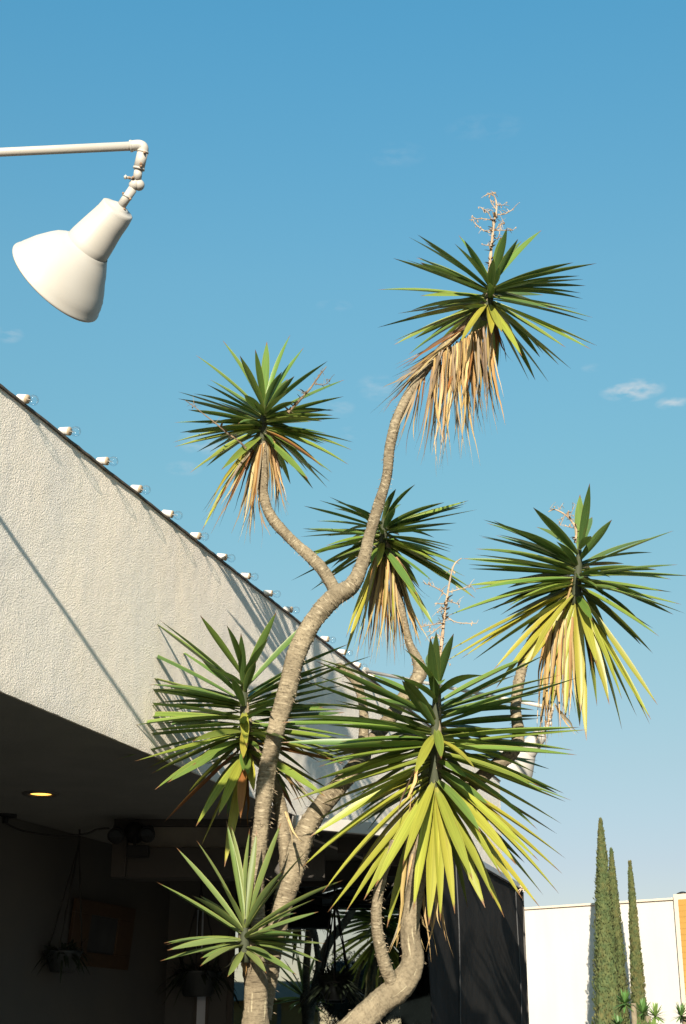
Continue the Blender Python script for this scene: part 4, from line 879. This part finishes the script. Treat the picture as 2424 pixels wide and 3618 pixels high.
CY = [mat('cypress_foliage', (.070, .088, .024), .85, noise_col=[(1.6, (.13, .085, .025), .5), (9, (.035, .062, .018), .85)])]
def cypress(tip, basex, bw, Y, label, seed, brown=0, Zb=0.3):
    r = random.Random(seed); tp = P(*tip, Y); b = P(basex, 3618, Y); o = empty('cypress', (b.x, Y, 0), label, 'cypress tree', 'slim cypresses before the white building')
    H = tp.z - Zb; rad = bw * M_PER_PX(basex, 3618, Y) / 2
    t_ = MB(); t_.tube([(b.x, Y, 0), (b.x, Y, 1.2), (b.x * .5 + tp.x * .5, Y, tp.z * .6)], [.09, .07, .02], 10); t_.build('trunk', BARKL, o, smooth=True)
    zz = b.z
    def prof(z):
        k = (tp.z - z) / (tp.z - zz)     # 0 at tip, 1 at the frame's lower edge
        return rad * min(1.08, (k ** .70) * (1.0 if k < 1 else 1)) if k > 0 else 0.004
    def axis(z):
        k = min(1.2, (tp.z - z) / (tp.z - zz)); return Vector((tp.x + (b.x - tp.x) * k, Y, z))
    t_ = MB(); seg = 18; n = 60; vs = []
    for i in range(n + 1):
        z = Zb + H * i / n; c = axis(z)
        for k in range(seg):
            a = 2 * math.pi * k / seg; rr = prof(z) * .84 * (1 + .22 * noise.noise(Vector((math.cos(a) * 2 + seed, math.sin(a) * 2, z * 3)))); vs.append(c + Vector((math.cos(a), math.sin(a), 0)) * rr)
    t_.add(vs, [(i * seg + k, i * seg + (k + 1) % seg, (i + 1) * seg + (k + 1) % seg, (i + 1) * seg + k) for i in range(n) for k in range(seg)])
    for k in range(9000):
        z = Zb + H * (r.random() ** .85); a = r.uniform(0, 6.283); c = axis(z); lump = 1 + .22 * noise.noise(Vector((math.cos(a) * 2 + seed, math.sin(a) * 2, z * 3)))
        rr = prof(z) * (r.uniform(.72, 1.03) if r.random() < .93 else r.uniform(1.0, 1.16)) * lump; d = Vector((math.cos(a), math.sin(a), 0)); p = c + d * rr
        l = r.uniform(.04, .10); dr = (d * r.uniform(.1, .55) + Vector((r.uniform(-.25, .25), r.uniform(-.25, .25), 1))).normalized()
        sd_ = dr.cross(d + Vector((r.uniform(-.7, .7), r.uniform(-.7, .7), 0))).normalized() * r.uniform(.010, .024)
        t_.add([p - sd_ * .5, p + sd_ * .5, p + dr * l * .6 + sd_, p + dr * l, p + dr * l * .6 - sd_], [(0, 1, 2, 3, 4)])
    t_.build('crown', CY[0], o)
    return o
cypress((2122, 2898), 2150, 108, 36.5, 'tallest slim cypress, partly browned, leftmost of the three', 1)
cypress((2160, 3005), 2188, 78, 36.9, 'middle slim cypress leaning against the tallest one', 2)
cypress((2226, 3050), 2262, 54, 36.2, 'rightmost slim cypress standing apart before the white wall', 3)
def shrub(px, py, Y, n, L, label, seed, col=GREEN, name='spiky_shrub'):
    r = random.Random(seed); c = P(px, py, Y); o = empty(name, (c.x, Y, 0), label, 'shrub', 'spiky shrubs at the foot of the cypresses')
    t_ = MB(); t_.tube([(c.x, Y, 0), (c.x, Y, c.z)], [.09, .06], 10); t_.build('trunk', BARKL, o, smooth=True)
    t_ = MB()
    for h in range(4):
        hc = c + Vector((r.uniform(-.22, .22), r.uniform(-.2, .2), -.3 * h * r.uniform(.6, 1.2)))
        for k in range(n):
            e = r.uniform(-.6, 1.4); a = r.uniform(0, 6.283); d = Vector((math.cos(a) * math.cos(e), math.sin(a) * math.cos(e), math.sin(e)))
            blade(t_, hc, hc + d * L * r.uniform(.7, 1.1), .05, bend=.06 * L, n=4)
    t_.build('crown', mat('shrub_leaf_' + 'abcd'[seed % 4], col, .5), o)
shrub(2238, 3545, 34.0, 60, .36, 'spiky green shrub in front of the cypresses, the larger left one', 1, (.07, .15, .035))
shrub(2290, 3590, 33.5, 60, .32, 'spiky shrub at the lower right of the cypresses, its leaves paler', 2, (.12, .19, .045))
shrub(2204, 3625, 33.7, 50, .30, 'low spiky shrub at the very bottom below the tallest cypress', 3, (.06, .13, .03))
shrub(2420, 3590, 33.0, 50, .30, 'spiky shrub cut by the right edge of the frame', 4, (.08, .15, .04))

# ------------------------------------------------------------------ the street behind the viewer, seen only in the window
ab = empty('street_building', (-4, -36, 0), 'low amber building with a pale flat roof mirrored in the porch window', 'building')
t_ = MB(); t_.abox(-12, -1.1, -40, -36, 0, 3.2); t_.build('wall', AMBER, ab)
t_ = MB(); t_.abox(-12.4, -.85, -40.4, -35.4, 3.22, 3.95); t_.build('roof', ROOFM, ab)
for x in (-4.2, -2.9, -1.7):
    t_ = MB(); t_.abox(x, x + .18, -35.98, -35.9, 0, 3.0); t_.build('post', BAND, ab)
pl = empty('street_lamp', (-1.31, -26, 0), 'twin headed street lamp pole mirrored in the porch window', 'street lamp')
t_ = MB(); t_.tube([(-1.31, -26, 0), (-1.31, -26, 7.0)], [.09, .06], 10); t_.build('pole', BAND, pl, smooth=True)
for s in (-1, 1):
    t_ = MB(); t_.box((-1.31 + s * .25, -26, 6.4), (.11, 0, 0), (0, .2, 0), (0, 0, .16)); bevel(t_.build('head', SOCK, pl), .02)
bt = empty('street_tree', (.6, -30, 0), 'dark round street tree mirrored in the porch window', 'tree')
t_ = MB(); t_.tube([(.6, -30, 0), (.6, -30, 2.2), (.65, -30, 3.4)], [.16, .12, .05], 10); t_.build('trunk', BARKL, bt, smooth=True)
t_ = MB(); rr = random.Random(5)
for k in range(9000):
    a = Vector((rr.gauss(0, 1), rr.gauss(0, 1), rr.gauss(0, .8))).normalized() * rr.uniform(.5, 1) ** .5
    c = Vector((.75, -30, 3.3)) + Vector((a.x * 2.1, a.y * 1.8, a.z * 1.6)) * (1 + .45 * noise.noise(a * 3))
    d = Vector((rr.uniform(-1, 1), rr.uniform(-1, 1), rr.uniform(-1, 1))).normalized() * .12; blade(t_, c, c + d, .07, n=2)
vs = []
for i in range(11):
    for k in range(16):
        a = math.pi * i / 10; q = 2 * math.pi * k / 16; d = Vector((math.sin(a) * math.cos(q), math.sin(a) * math.sin(q), math.cos(a)))
        vs.append(Vector((.75, -30, 3.3)) + Vector((d.x * 1.6, d.y * 1.4, d.z * 1.2)) * (1 + .45 * noise.noise(d * 3)))
t_.add(vs, [(i * 16 + k, i * 16 + (k + 1) % 16, (i + 1) * 16 + (k + 1) % 16, (i + 1) * 16 + k) for i in range(10) for k in range(16)])
t_.build('crown', FOL, bt)
